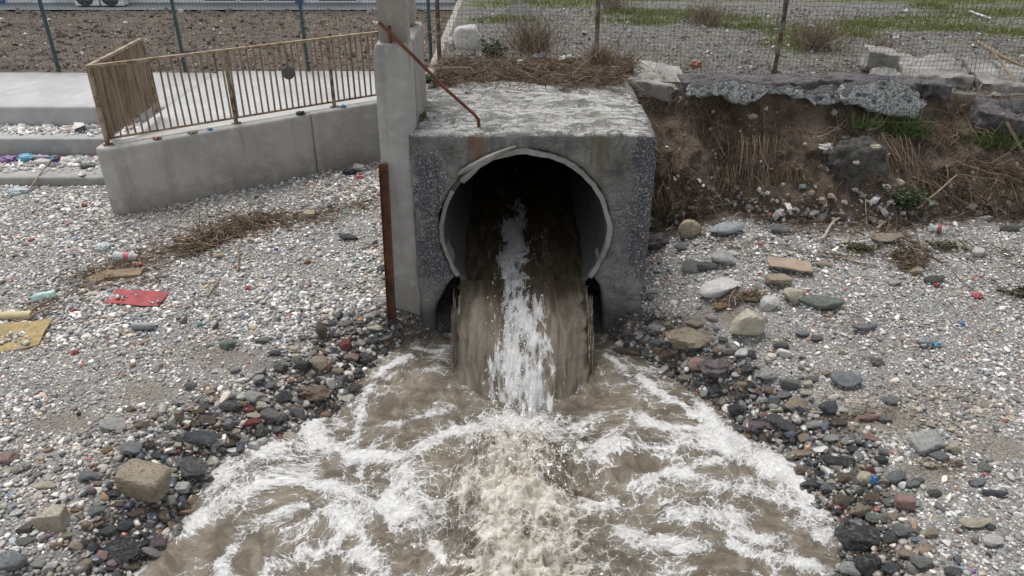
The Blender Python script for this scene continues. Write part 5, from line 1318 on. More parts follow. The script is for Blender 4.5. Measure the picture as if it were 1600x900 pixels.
tag(broken_slab('asphalt_slab', jag(4.05, 5.2, 9.14, 9.62, 12, .09, 5), 1.77, 1.95, 'asphalt', (.02, .01), amp=.03, chip=.06, seed=7, scale=13), 'right slab of dark asphalt crust, above the bright grass tuft', 'asphalt slab', AS)
BED = 'pale lumpy road bed under the asphalt crust'
def bed(outline, yf, yb, seed, lab):
    P = [ony(x, y, yf) for x, y in outline]
    if sum(P[i].x*P[(i+1) % len(P)].z - P[(i+1) % len(P)].x*P[i].z for i in range(len(P))) < 0: P = P[::-1]
    n = len(P); m = MB()
    m.add([(p.x, yf, p.z) for p in P] + [(p.x, yb, min(p.z, 1.82)) for p in P], [tuple(range(n)), tuple(range(2*n-1, n-1, -1))] + [(i, n+i, n+(i+1) % n, (i+1) % n) for i in range(n)])
    o = m.build('road_bed', M['bed']); weather(o, .02, .075, 7, seed, 1, chip=.06, chip_scale=7); tag(o, lab, 'road bed', BED)
bed([(1072,150),(1082,136),(1110,127),(1150,124),(1198,130),(1212,140),(1200,146),(1180,160),(1163,168),(1150,162),(1128,150),(1095,153)], 8.99, 9.9, 91, 'pale lumpy road bed hanging under the left asphalt slab')
bed([(1200,141),(1235,134),(1270,142),(1330,141),(1332,152),(1312,163),(1285,166),(1262,158),(1235,150),(1210,150)], 9.03, 9.9, 92, 'narrow pale road bed under the middle asphalt slab')
bed([(1318,150),(1335,134),(1372,122),(1402,126),(1438,146),(1448,160),(1432,182),(1405,184),(1375,176),(1345,166),(1322,163)], 8.94, 9.9, 93, 'thick pale road bed under the right asphalt slab')
tag(broken_slab('asphalt_lump', [(5.55,9.0),(6.05,8.92),(6.25,9.15),(6.1,9.5),(5.6,9.45)], 1.42, 1.66, 'asphalt', (.25, .15), amp=.05, chip=.05, seed=8), 'dark lump of asphalt fallen onto the bank at the right', 'asphalt lump')
tag(broken_slab('concrete_slab', [(1.36,9.25),(1.95,9.15),(2.1,9.25),(2.1,9.9),(1.4,10.0)], 1.78, 1.98, 'slab', (.14, .10), amp=.03, chip=.05, seed=9), 'pale broken concrete slab tilted between the culvert and the asphalt', 'concrete slab')
GS = 'pale concrete slabs behind the wire fence on the right'
tag(broken_slab('concrete_slab', [(4.55,10.0),(5.2,9.75),(5.75,9.72),(5.9,10.55),(5.0,10.8)], 1.74, 1.93, 'slab', (.10, -.05), amp=.05, chip=.07, seed=10), 'cracked pale concrete slab behind the fence, the left one', 'concrete slab', GS)
tag(broken_slab('concrete_slab', [(5.80,9.62),(6.7,9.5),(7.6,9.55),(7.7,10.5),(6.0,10.55)], 1.64, 1.86, 'slab', (.12, .04), amp=.05, chip=.07, seed=11), 'wide pale concrete slab behind the fence at the right edge', 'concrete slab', GS)
tag(broken_slab('concrete_block', [(4.62,10.25),(5.0,10.18),(5.05,10.55),(4.66,10.6)], 1.84, 2.10, 'slab', (.1, .1), amp=.03, chip=.05, seed=12), 'chalky pale block standing on the left concrete slab', 'concrete block')
q = on_bank(1338, 262)
V_, F_ = ico(5); V_ = V_.copy()
V_ *= (1 + .42*fbm(V_[:,0]*1.3+3, V_[:,1]*1.3, V_[:,2]*1.3, 3, 95) + .20*fbm(V_[:,0]*4, V_[:,1]*4, V_[:,2]*4, 4, 96) + .07*fbm(V_[:,0]*13, V_[:,1]*13, V_[:,2]*13, 3, 97))[:, None]
o = link('asphalt_clod', mesh_np('asphalt_clod', V_*np.array([.36, .20, .30]), F_, True), M['clod'], None, q + Vector((0, .06, -.02))); tag(o, 'big dark crumbling clod slumped on the bank below the slabs', 'asphalt lump')
for (px, py, w, h, lab) in [(1352,226,16,12,'pale stone stuck on top of the dark clod'),(1326,247,10,9,'small pale stone on the face of the dark clod'),(1331,284,10,8,'tiny white stone low on the dark clod'),(1345,292,11,8,'white stone at the foot of the dark clod')]:
    k = q + Vector(((px-1338)*.0075, -.17 - .04*((py-226)/60), (262-py)*.0085 - .02)); place_stone(px, py, w, h, 'cream', 'craggy', lab, 'stone', 'stones in the bank', p=k)
o = place_stone(1289, 233, 30, 26, 'white', 'craggy', 'white stone stuck in the bank left of the dark clod', 'stone', None, p=on_bank(1289, 238))
o = place_stone(1590, 178, 26, 40, 'grey', 'blocky', 'grey concrete chunk in the bank at the right edge', 'concrete_chunk', None, p=on_bank(1590, 182))
for q, (px, py, w, h, cn, lab) in enumerate([(1176,183,16,12,'cream','cream stone in the bank under the left asphalt slab'),(1301,180,12,14,'white','white stone in the bank under the right asphalt slab'),(1072,165,16,12,'tan','tan stone near the top of the bank beside the culvert'),(1360,205,16,12,'cream','cream stone in the bank left of the green grass tuft'),(1322,217,18,14,'pale grey','pale grey stone on the bank above the dark clod'),(1508,213,14,12,'cream','cream stone in the bank right of the green grass tuft'),(1557,140,14,10,'cream','cream stone on top of the bank at the far right')]):
    place_stone(px, py, w, h, cn, 'rounded', lab, 'stone', 'stones in the bank', p=on_bank(px, py))
# white rubble by the fence
def on_mound(px, py):
    for Y in np.arange(8.6, 10.6, .01):
        p = ony(px, py, Y)
        if p.z <= float(mound_z(np.array(p.x), np.array(Y))): return p
    return ony(px, py, 10.5)
o = place_stone(733, 76, 46, 44, 'white', 'blocky', 'big white block of rubble behind the wire fence', 'white_block', 'white rubble behind the fence', p=on_mound(733, 84) + Vector((0, .05, .10)))
o = place_stone(706, 82, 24, 26, 'white', 'craggy', 'smaller white lump left of the big white block', 'white_block', 'white rubble behind the fence', p=on_mound(706, 86) + Vector((0, .05, .06)))
# ------------------------------------------------------------------ sticks, roots and twigs
def twig_body(name, base, dirs, L, rad, col, seed, label, cat, bend=.35, n=3, kind='stuff', mat='twig'):
    """many thin bent rods as one mesh; base (m,3), dirs (m,3), L (m,), rad (m,), col (m,3)"""
    r = np.random.default_rng(seed); m = len(base)
    dirs = dirs/np.linalg.norm(dirs, axis=1)[:, None]
    s1 = np.cross(dirs, r.normal(size=(m, 3))); s1 /= np.linalg.norm(s1, axis=1)[:, None]
    s2 = np.cross(dirs, s1)
    t = np.linspace(0, 1, n)
    b1 = r.normal(0, bend, (m, 1)); b2 = r.normal(0, bend*.6, (m, 1))
    ctr = base[:, None, :] + dirs[:, None, :]*(t[None, :, None]*L[:, None, None]) + s1[:, None, :]*((t*t)[None, :, None]*(b1*L[:, None])[..., None]) + s2[:, None, :]*((np.sin(t*3.1)*.5)[None, :, None]*(b2*L[:, None])[..., None])
    rr_ = rad[:, None]*(1 - .6*t)[None]
    V = []
    for k in range(3):
        a = 2*math.pi*k/3
        V.append(ctr + (s1*math.cos(a) + s2*math.sin(a))[:, None, :]*rr_[..., None])
    V = np.stack(V, 2)                                            # m, n, 3, 3
    idx = np.arange(m*n*3).reshape(m, n, 3)
    Fq = []
    for k in range(3):
        k2 = (k+1) % 3
        Fq.append(np.stack([idx[:, :-1, k], idx[:, :-1, k2], idx[:, 1:, k2], idx[:, 1:, k]], -1).reshape(-1, 4))
    C = np.repeat(np.concatenate([col, np.ones((m, 1))], 1), n*3, 0)
    me = mesh_np(name, V.reshape(-1, 3), np.concatenate(Fq), True, {'col': ('FLOAT_COLOR', C)})
    o = link(name, me, M[mat])
    return tag(o, label, cat, kind=kind)
TW = np.array([(.20,.145,.095),(.12,.083,.055),(.30,.235,.165),(.075,.052,.036),(.40,.33,.25),(.17,.125,.10)])
def tw_col(r, n, p=(.25,.3,.15,.2,.03,.07)): return TW[r.choice(6, n, p=p)]*r.uniform(.75, 1.25, (n, 1))
r = np.random.default_rng(44)
# trash line of drift twigs on the left beach
DL = [(130,440),(165,428),(205,415),(250,398),(295,388),(330,372),(365,360),(400,352),(440,346),(490,340),(545,322),(592,305)]
def along_px(line, n, spread, r, wts=None):
    out = []
    seg = r.integers(0, len(line)-1, n) if wts is None else r.choice(len(line)-1, n, p=np.array(wts)/sum(wts))
    f = r.random(n)
    for i, k in enumerate(seg):
        a, b = line[k], line[k+1]
        out.append((a[0]+(b[0]-a[0])*f[i] + r.normal(0, spread), a[1]+(b[1]-a[1])*f[i] + r.normal(0, spread*.32)))
    return out
def beach_twigs(name, pts, Lm, label, seed, rad=.0036, flat=.12, lift=.02, cp=None, xdir=1.0):
    r = np.random.default_rng(seed)
    base = np.array([at(*p)[:] for p in pts]); n = len(base)
    d = np.stack([r.normal(0, 1, n)*xdir, r.normal(0, .6, n), r.normal(0, flat, n)], -1)
    L = np.exp(r.normal(math.log(Lm), .5, n)); base[:, 2] += .008 + lift*r.random(n)
    base = base - d/np.linalg.norm(d, axis=1)[:, None]*L[:, None]*.5; base[:, 2] = np.maximum(base[:, 2], beach_z(base[:, 0], base[:, 1]) + .006)
    return twig_body(name, base, d, L, rad*np.exp(r.normal(0, .45, n)), tw_col(r, n) if cp is None else tw_col(r, n, cp), seed, label, 'driftwood')
beach_twigs('drift_twigs', along_px(DL, 2600, 26, r, [1.6,2.2,2,1.8,3,4,4,3,2.4,2,2]), .12, 'line of brown twigs and reeds washed up along the left beach', 3)
beach_twigs('drift_twigs', along_px([(290,400),(330,378),(370,360),(425,345)], 420, 9, r), .22, 'thicker heap of drift reeds in the middle of the left beach', 4, .006, .2, .06, None, 1.6)
beach_twigs('drift_twigs', along_px([(40,500),(90,470),(140,450),(200,440),(260,440)], 320, 18, r), .12, 'loose twigs around the wood and bottles, left beach', 5)
beach_twigs('drift_twigs', along_px([(1040,350),(1150,385),(1290,400),(1420,400),(1500,380),(1590,400),(1590,470)], 620, 26, r), .10, 'broken twigs lying below the bank on the right beach', 6)
beach_twigs('drift_twigs', along_px([(1380,330),(1420,400),(1425,420)], 300, 16, r), .12, 'brown root litter under the green weed on the right beach', 7, .005, .35, .08)
beach_twigs('drift_twigs', along_px([(1130,480),(1170,462),(1185,470)], 140, 8, r), .10, 'small nest of twigs between the white and cream boulders', 8, .005, .3, .06)
beach_twigs('drift_twigs', along_px([(1320,650),(1400,640),(1480,730),(1420,730)], 160, 18, r), .07, 'scraps of twig on the damp brown patch, right beach', 9)
# mound litter: a felt of dead stems over the culvert's back
n = 5200; bx_ = r.uniform(-.88, 1.55, n); by_ = 8.62 + 1.5*r.random(n)**1.3
base = np.stack([bx_, by_, mound_z(bx_, by_) + r.random(n)*.05], -1)
d = np.stack([r.normal(0, 1, n), r.normal(-.15, .7, n), r.normal(.0, .32, n)], -1)
twig_body('dead_stems', base, d, np.exp(r.normal(math.log(.15), .5, n)), .0035*np.exp(r.normal(0, .4, n)), tw_col(r, n, (.2,.32,.16,.24,.04,.04)), 11, 'felt of dead brown stems heaped over the back of the culvert', 'dead stems')
# roots and dead grass hanging on the bank
n = 14000; gi = (r.random(n)*nx).astype(int); gj = (r.random(n)*nsn).astype(int)
base = np.stack([BANK_GRID[0][gi, gj], BANK_GRID[1][gi, gj] - .01, BANK_GRID[2][gi, gj]], -1)
dens = fbm(base[:, 0]*1.8, base[:, 2]*2.0, 0, 3, 55) + .45*np.exp(-((base[:, 0]-2.0)/.75)**2) + .35*sstep(4.9, 5.8, base[:, 0]) - .35*np.exp(-((base[:, 0]-3.6)/.5)**2)
k = dens > r.normal(.02, .2, n); base = base[k]; n = len(base)
lay = sstep(5.2, 6.3, base[:, 0])[:, None]
d = np.stack([r.normal(.05, .5, n), r.normal(-.22, .1, n), -np.ones(n)*.8 + r.normal(0, .45, n)], -1)*(1-lay) + lay*np.stack([r.normal(0, .9, n), r.normal(-.3, .3, n), r.normal(-.3, .7, n)], -1)
twig_body('bank_roots', base, d, np.exp(r.normal(math.log(.12), .5, n)), .0022*np.exp(r.normal(0, .45, n)), tw_col(r, n, (.24,.25,.16,.17,.06,.12)), 12, 'dead roots and grass hanging down the earth bank', 'roots', .6)
n = 3600; gi = (r.random(n)*nx).astype(int); gj = (r.random(n)**1.2*nsn*.8).astype(int)
base = np.stack([BANK_GRID[0][gi, gj], BANK_GRID[1][gi, gj] - .03, BANK_GRID[2][gi, gj]], -1)
kk = fbm(base[:, 0]*2.2, base[:, 2]*2.4, 0, 3, 59) + .3*sstep(4.4, 5.6, base[:, 0]) > r.normal(-.05, .12, n); base = base[kk]; n = len(base)
twig_body('bank_brush', base, np.stack([r.normal(.1, .8, n), r.normal(-.45, .25, n), r.normal(-.35, .55, n)], -1), np.exp(r.normal(math.log(.20), .5, n)), .0028*np.exp(r.normal(0, .45, n)), tw_col(r, n, (.22,.26,.12,.18,.05,.17)), 13, 'tangled dead brush sticking out of the earth bank', 'dead brush', .6, n=4)
def hanging(px, py, n, spread, L, seed, lab, cp, dirn=(0, -.2, -1), sp=.16):
    r = np.random.default_rng(seed); c = on_bank(px, py); kk = scale_at(c)
    base = np.stack([c.x + r.normal(0, spread*kk, n), c.y - .05 + r.normal(0, .02, n), c.z + r.normal(0, .04, n)], -1)
    d = np.array(dirn) + r.normal(0, sp, (n, 3)); d[:, 1] -= .12
    o = twig_body('dry_grass', base, d, L*np.exp(r.normal(0, .3, n)), .0034*np.exp(r.normal(0, .3, n)), tw_col(r, n, cp), seed, lab, 'dry grass', .14, kind=None)
    o['group'] = 'dry grass clumps on the bank'; return o
hanging(1180, 215, 110, 16, .34, 21, 'pale dry grass clump hanging in the middle of the bank', (.2,.15,.35,.05,.2,.05), (.03, -.2, -1), .1)
hanging(1112, 262, 150, 30, .30, 22, 'brown dry grass clump hanging right of the culvert', (.3,.3,.15,.2,.02,.03))
hanging(1382, 215, 170, 18, .40, 23, 'pale fan of dry stems spreading right of the dark clod', (.15,.12,.35,.03,.25,.1), (.38, -.25, -1), .22)
hanging(1085, 200, 90, 30, .25, 24, 'short dead grass beside the top corner of the culvert', (.25,.35,.1,.28,.01,.01))
hanging(1045, 285, 200, 34, .30, 34, 'dense dark brown dry grass low on the bank against the culvert', (.25,.38,.08,.25,.01,.03), (.05, -.25, -1), .35)
hanging(1265, 205, 120, 30, .20, 35, 'short brown dry grass in the bank above the white stone', (.3,.33,.12,.2,.02,.03), (.1, -.3, -.8), .5)
hanging(1585, 300, 180, 30, .28, 36, 'brown dry grass in the bank at the right edge, lowest clump', (.25,.3,.15,.22,.04,.04), (-.2, -.4, -.5), .6)
hanging(1225, 262, 120, 18, .26, 25, 'dark brown dry grass low on the bank, left of the dark clod', (.25,.4,.05,.28,.01,.01))
hanging(1480, 200, 200, 40, .26, 26, 'tangled dry grass under the asphalt lump on the right', (.3,.25,.2,.15,.05,.05), (0, -.4, -.3), .6)
hanging(1545, 262, 240, 45, .34, 27, 'wide tangle of dead stems low on the bank at the right', (.2,.3,.15,.25,.05,.05), (.3, -.4, -.4), .6)
hanging(1440, 275, 160, 30, .32, 28, 'dead brambles hanging above the green weed', (.2,.35,.12,.28,.02,.03), (.2, -.3, -.8), .4)
# ------------------------------------------------------------------ green plants
GR = np.array([(.06,.10,.022),(.09,.14,.03),(.045,.075,.02),(.13,.16,.05)])
def tuft(name, c, n, rx, ry, h, seed, lab, cat, pal=GR, wid=.006, up=1.0, droop=.3, group=None):
    r = np.random.default_rng(seed)
    base = np.array(c) + np.stack([r.normal(0, rx, n), r.normal(0, ry, n), np.zeros(n)], -1)
    d = np.stack([r.normal(0, .4, n), r.normal(-.1, .4, n), up*np.ones(n)], -1)
    col = pal[r.integers(0, len(pal), n)]*r.uniform(.7, 1.3, (n, 1))
    o = twig_body(name, base, d, h*np.exp(r.normal(0, .35, n)), wid*np.exp(r.normal(0, .2, n)), col, seed, lab, cat, droop, kind=None, mat='leaf')
    if group: o['group'] = group
    return o
tuft('grass_tuft', on_bank(1402, 205) + Vector((0, -.06, -.05)), 520, .13, .04, .17, 31, 'bright green grass tuft under the right end of the asphalt', 'grass', group='green grass tufts on the bank')
tuft('grass_tuft', on_bank(1548, 222) + Vector((0, -.06, -.03)), 620, .24, .05, .12, 32, 'wide green grass tuft on the bank by the wooden stake', 'grass', group='green grass tufts on the bank')
tuft('grass_tuft', on_bank(1352, 197) + Vector((0, -.04, 0)), 180, .10, .03, .09, 33, 'thin short green grass left of the bright tuft', 'grass', group='green grass tufts on the bank')
DG = np.array([(.028,.055,.02),(.045,.075,.028),(.02,.035,.015),(.07,.10,.04)])
def leafy(name, c, n, rx, ry, rz, leaf, seed, lab, cat, pal=DG, stems=14):
    """a low bush: stems out of the ground and many small separate leaves through its volume"""
    r = np.random.default_rng(seed); c = Vector(c)
    t = empty(name, c, lab, cat)
    m = MB()
    tips = []
    for k in range(stems):
        e = c + Vector((r.normal(0, rx*.7), r.normal(0, ry*.7), rz*r.uniform(.5, 1.6)))
        m.tube([c, c.lerp(e, .5) + Vector((0, 0, rz*.25)), e], [.007, .005, .002], 4); tips.append(e)
    m.build('stem', M['wood'], t)
    ctr = np.array([tips[i][:] for i in r.integers(0, stems, n)])*r.uniform(.3, 1, (n, 1))
    w = (ctr.sum(1)*0)[:, None]
    f = r.uniform(.25, 1.05, (n, 1)); ctr = np.array(c)*(1-f) + np.array([tips[i][:] for i in r.integers(0, stems, n)])*f + r.normal(0, 1, (n, 3))*np.array([rx, ry, rz])*.22
    a = r.normal(size=(n, 3)); a[:, 2] *= .5; a /= np.linalg.norm(a, axis=1)[:, None]
    b = np.cross(a, r.normal(size=(n, 3))); b /= np.linalg.norm(b, axis=1)[:, None]; nn = np.cross(a, b)
    l = leaf*np.exp(r.normal(0, .3, (n, 1)))
    V = np.stack([ctr - a*l, ctr + b*l*.42 + nn*l*.12, ctr + a*l, ctr - b*l*.42 + nn*l*.12], 1) - np.array(c)
    col = pal[r.integers(0, len(pal), n)]*r.uniform(.6, 1.4, (n, 1))
    me = mesh_np('leaves', V.reshape(-1, 3), np.arange(n*4).reshape(n, 4), False, {'col': ('FLOAT_COLOR', np.repeat(np.concatenate([col, np.ones((n, 1))], 1), 4, 0))})
    o = link('leaves', me, M['leaf'], t); o['kind'] = 'stuff'
    return t
leafy('shrub', on_mound(772, 95), 900, .15, .12, .17, .022, 41, 'dark green shrub by the white rubble at the fence', 'shrub')
leafy('weed', on_mound(668, 132) + Vector((0, 0, .01)), 220, .10, .08, .07, .022, 42, 'small green weed in the corner between pillar and culvert top', 'weed')
leafy('weed', Vector((-.88, 7.6, 1.98)), 90, .04, .10, .05, .016, 43, 'green moss weed along the left edge of the culvert top', 'weed', np.array([(.05,.08,.02),(.08,.10,.03)]))
p = on_bank(1410, 318) + Vector((0, -.10, -.04))
leafy('weed', p, 800, .22, .10, .14, .026, 44, 'dark green weed drooping at the foot of the bank', 'weed')
for q, (px, py, nl, sx, lab) in enumerate([(1344,390,420,.15,'clump of dark green seaweed left of the flat tan slab'),(1478,388,420,.14,'olive seaweed clump below the crushed bottle'),(1404,402,260,.10,'olive seaweed beside the flat tan slab, on its right'),(1592,461,260,.12,'dark green seaweed at the right edge of the beach'),(1370,215,10,.02,None)]):
    if not lab: continue
    leafy('seaweed', at(px, py) + Vector((0, 0, .005)), nl, sx, .07, .035, .022, 50+q, lab, 'seaweed', np.array([(.05,.055,.022),(.07,.075,.03),(.035,.045,.02),(.10,.09,.045)]))['group'] = 'seaweed on the right beach'
# dry shrubs by the fence
PK = (.15,.12,.2,.08,.2,.25)
def dry_shrub(x, y, z, n, rx, h, seed, lab):
    r = np.random.default_rng(seed)
    base = np.array([x, y, z]) + np.stack([r.normal(0, rx*.6, n), r.normal(0, rx*.4, n), h*.5*r.random(n)**1.5], -1)
    d = np.stack([(base[:, 0]-x)*1.2 + r.normal(0, .55, n), r.normal(0, .5, n), np.ones(n)], -1); h = h*.7
    o = twig_body('dry_shrub', base, d, h*np.exp(r.normal(0, .35, n)), .0035*np.exp(r.normal(0, .3, n)), tw_col(r, n, PK), seed, lab, 'dry shrub', .5, kind=None); o['group'] = 'leafless dry shrubs by the wire fence'
p = on_mound(832, 88); dry_shrub(p.x, p.y, p.z, 520, .24, .42, 61, 'pinkish leafless shrub behind the middle of the fence')
p = onz(1275, 78, 1.8); dry_shrub(p.x, p.y, p.z, 480, .24, .36, 62, 'pinkish dry shrub behind the post on the right')
p = onz(1105, 40, 1.8); dry_shrub(p.x, p.y, p.z, 360, .24, .34, 63, 'low dry shrub far out on the gravel')
p = onz(1372, 88, 1.8); dry_shrub(p.x, p.y, p.z, 160, .10, .26, 64, 'small dry shrub beside the chalky pale block')
p = on_mound(938, 100); dry_shrub(p.x, p.y, p.z-.02, 300, .10, .22, 65, 'brown dead tuft at the foot of the fence post')
p = onz(640, 60, 1.75)
p = onz(960, 18, 1.8); dry_shrub(p.x, p.y, p.z, 260, .22, .36, 66, 'faint dry shrub behind the fence post, far out')
# grass out on the gravel ground
n = 10000; pk = r.integers(0, len(GRASS), n); A = np.array(GRASS)
gx = A[pk, 0] + r.normal(0, .55, n)*A[pk, 2]; gy = A[pk, 1] + r.normal(0, .55, n)*A[pk, 3]
k = (gx > -.8) & (gx < 14) & (gy > 9.9) & (gy < 24); gx, gy = gx[k], gy[k]; n = len(gx)
base = np.stack([gx, gy, np.array([gz(a, b) for a, b in zip(gx, gy)]) - .005], -1)
d = np.stack([r.normal(0, .5, n), r.normal(0, .5, n), np.ones(n)], -1)
gp = np.array([(.13,.17,.035),(.18,.21,.05),(.22,.23,.08),(.10,.13,.035)])
twig_body('grass', base, d, .075*np.exp(r.normal(0, .35, n)), .008*np.ones(n), gp[r.integers(0, 4, n)], 71, 'short green grass growing in patches on the gravel', 'grass', .3, mat='leaf')
n = 5200                                                         # matted dead weed over the gravel and the bank top
wx = r.uniform(1.3, 9, n); wy = BANK_TOP(wx) + .05 + 3.2*r.random(n)**1.5
kk = fbm(wx*1.1, wy*1.6, 0, 3, 72) > r.normal(.08, .12, n); wx, wy = wx[kk], wy[kk]; n = len(wx)
base = np.stack([wx, wy, np.array([gz(a, b) for a, b in zip(wx, wy)])], -1)
twig_body('dead_weeds', base, np.stack([r.normal(0, .8, n), r.normal(0, .6, n), np.abs(r.normal(.45, .4, n))], -1), .12*np.exp(r.normal(0, .5, n)), .0035*np.exp(r.normal(0, .3, n)), tw_col(r, n, (.2,.16,.24,.1,.12,.18)), 73, 'matted dead weeds scattered over the gravel by the fence', 'dead weeds', .4)
n = 2600                                                         # brush spilling from the foot of the bank onto the shingle
wx = r.uniform(1.35, 8, n); wy = BANK_FOOT(wx) - np.abs(r.normal(0, .16, n)) + .1
base = np.stack([wx, wy, beach_z(wx, wy) + .04*r.random(n)], -1)
twig_body('fallen_brush', base, np.stack([r.normal(0, .8, n), r.normal(-.3, .5, n), r.normal(.05, .35, n)], -1), .15*np.exp(r.normal(0, .5, n)), .0035*np.exp(r.normal(0, .4, n)), tw_col(r, n), 74, 'dead brush fallen onto the shingle along the foot of the bank', 'dead brush', .4)
# ------------------------------------------------------------------ wood, boards, bottles and other flotsam
def board(name, px, py, wpx, dpx, th, mat, lab, cat, yaw=0, tilt=(0, 0), seed=1, group=None, jagged=.12, p=None, z=0):
    p = at(px, py) if p is None else p; k = scale_at(p); a = wpx*k/2; b = dpx*k/2/.55
    r = random.Random(seed)
    pl_ = [(-a, -b), (-a*.3, -b*(1+r.uniform(-jagged, jagged))), (a*.4, -b*(1+r.uniform(-jagged, jagged))), (a, -b*(1-r.uniform(0, jagged*2))), (a*(1+r.uniform(-jagged, jagged)), 0), (a, b), (a*.2, b*(1+r.uniform(-jagged, jagged))), (-a*.5, b*(1+r.uniform(-jagged, jagged))), (-a, b), (-a*(1+r.uniform(-jagged, jagged)), 0)]
    Mx = Matrix.Translation(p + Vector((0, 0, th*.5 + .012 + z))) @ Euler((tilt[0], tilt[1], yaw)).to_matrix().to_4x4()
    o = MB().prism(pl_, -th/2, th/2, Mx).build(name, M[mat], bevel=min(.004, th*.2)); tag(o, lab, cat, group); return o
board('red_board', 214, 470, 88, 22, .010, 'red', 'torn red board lying on the pebbles of the left beach', 'board', -.10, (.10, .02), 3, z=.022)
board('plank', 195, 431, 56, 13, .035, 'wood', 'short brown plank lying among twigs behind the red board', 'plank', .12, (.05, -.03), 4, jagged=.05)
board('plank', 158, 436, 22, 17, .03, 'wood', 'stubby grey brown plank end left of the short brown plank', 'plank', -.9, (.15, .1), 5, jagged=.06)
board('foam_sheet', 28, 527, 84, 42, .018, 'foam', 'torn yellow foam sheet at the left edge of the beach', 'foam sheet', .18, (.08, -.04), 6)
p = at(24, 500); k = scale_at(p)
tag(MB().tube([p + Vector((-25*k, 0, .045)), p + Vector((0, .01, .048)), p + Vector((26*k, .02, .045))], .045, 12).build('foam_roll', M['roll'], None, True), 'rolled piece of cream foam behind the yellow sheet', 'foam roll')
board('wood_block', 485, 342, 16, 9, .09, 'wood_pale', 'pale square wood block in the drift line near the wall', 'wood block', .15, (.05, .1), 7)
board('brown_slab', 1233, 423, 66, 15, .022, 'card', 'flat brown slab propped on a tan block, right beach', 'slab', -.08, (.16, .12), 8, z=.055)
board('wood_chip', 344, 402, 13, 5, .03, 'wood_pale', 'small pale wood chip at the lower side of the drift heap', 'wood chip', .3, (0, 0), 9)
rs = np.random.default_rng(99)
def on_board(px, py, w, h, n, th, seed, lab):
    """pebbles thrown over a board by the waves"""
    q = [at(px + rs.uniform(-w, w), py + rs.uniform(-h, h)) for _ in range(n)]
    P_ = np.array([(v.x, v.y, v.z + th) for v in q]); z_ = np.exp(rs.normal(math.log(.012), .4, n))
    tag(scatter('board_pebbles', ICO1, P_ + np.array([0, 0, .004]), np.stack([z_*1.2, z_, z_*.6], -1), rot_mats(n, .2, rs), np.concatenate([PEB_PAL[rs.choice(len(PEB_PAL), n, p=PEB_W)], np.ones((n, 1))], 1), M['pebble'], .17, seed), lab, 'pebbles', kind='stuff')
on_board(195, 468, 22, 5, 12, .040, 1, 'pebbles thrown over the left end of the red board')
on_board(240, 476, 10, 4, 6, .040, 2, 'pebbles thrown over the right end of the red board')
on_board(22, 532, 26, 10, 46, .034, 3, 'pebbles and grit thrown over the yellow foam sheet')
def stick(name, pts, r0, r1, mat, lab, cat='stick', group=None, lift=.02):
    P = [(at(*q) if len(q) == 2 else Vector(q)) for q in pts]; P = [Vector((p.x, p.y, p.z + lift)) for p in P]
    if len(P) == 2: P = [P[0], P[0].lerp(P[1], .5) + Vector((0, 0, .012)), P[1]]
    o = MB().tube(P, r0, 7, r1).build(name, M[mat], None, True); return tag(o, lab, cat, group)
DG_ = 'drift sticks on the left beach'
stick('stick', [(292,380),(340,360),(395,343)], .018, .010, 'wood_pale', 'long pale drift stick along the top of the twig heap', 'stick', DG_, .04)
stick('stick', [(300,398),(335,386),(372,372)], .022, .012, 'wood', 'thick brown drift stick across the twig heap', 'stick', DG_, .04)
stick('stick', [(325,465),(345,437)], .013, .008, 'wood_pale', 'short pale stick slanting below the twig heap', 'stick', DG_)
stick('stick', [(42,493),(85,468)], .014, .009, 'wood', 'pinkish brown stick beside the pale bottle', 'stick', DG_)
stick('stick', [(100,462),(160,440)], .009, .005, 'wood_pale', 'thin tan reed leading up to the plank end', 'stick', DG_)
stick('stick', [(455,342),(520,330),(585,312)], .010, .006, 'wood', 'thin brown reed near the pillar foot', 'stick', DG_)
stick('stick', [(560,392),(592,386)], .014, .012, 'wood_pale', 'pale stick pointing at the rusty beam', 'stick', DG_)
stick('stick', [(372,425),(374,398)], .014, .01, 'wood', 'upright brown splinter below the twig heap', 'stick', DG_)
RB = 'sticks and branches on the right'
stick('stick', [(1275,400),(1320,408),(1370,418)], .008, .005, 'wood', 'thin brown stick left of the flat tan slab', 'stick', RB)
stick('stick', [(1368,365),(1388,350)], .018, .015, 'wood_pale', 'short pale stick resting on the flat tan slab', 'stick', RB, .06)
stick('stick', [(1425,447),(1442,425)], .010, .007, 'wood_pale', 'forked pale stick right of the flat tan slab', 'stick', RB)
stick('stick', [(1470,405),(1500,440),(1540,470)], .007, .005, 'wood', 'thin dark stick slanting on the far right beach', 'stick', RB)
p = [on_bank(1425, 320) + Vector((0, -.12, 0)), on_bank(1455, 292) + Vector((0, -.16, 0)), on_bank(1486, 266) + Vector((0, -.12, .0))]
tag(MB().tube(p, .014, 7, .008).build('branch', M['wood_pale'], None, True), 'pale branch leaning on the bank above the green weed', 'branch', RB)
p = [on_bank(1592, 232) + Vector((0, -.10, 0)), on_bank(1575, 205) + Vector((0, -.08, .0)), ony(1566, 178, 9.0)]
tag(MB().bar(p[0], p[2], .06, .035).build('wooden_stake', M['wood_pale']), 'broken wooden stake leaning on the bank at the right edge', 'stake')
def up(px, py, z=1.84): return onz(px, py, z)
tag(MB().tube([up(1528,66,2.10), up(1555,82,2.08), up(1580,96,2.05), up(1612,108,2.02)], .028, 7, .016).build('branch', M['wood'], None, True), 'dark dead branch lying over the right concrete slab', 'branch', RB)
tag(MB().tube([up(1548,76,2.09), up(1575,112,2.0), up(1585,128,1.94)], .016, 6, .008).build('branch', M['wood'], None, True), 'side twig of dead wood crossing the right concrete slab', 'branch', RB)
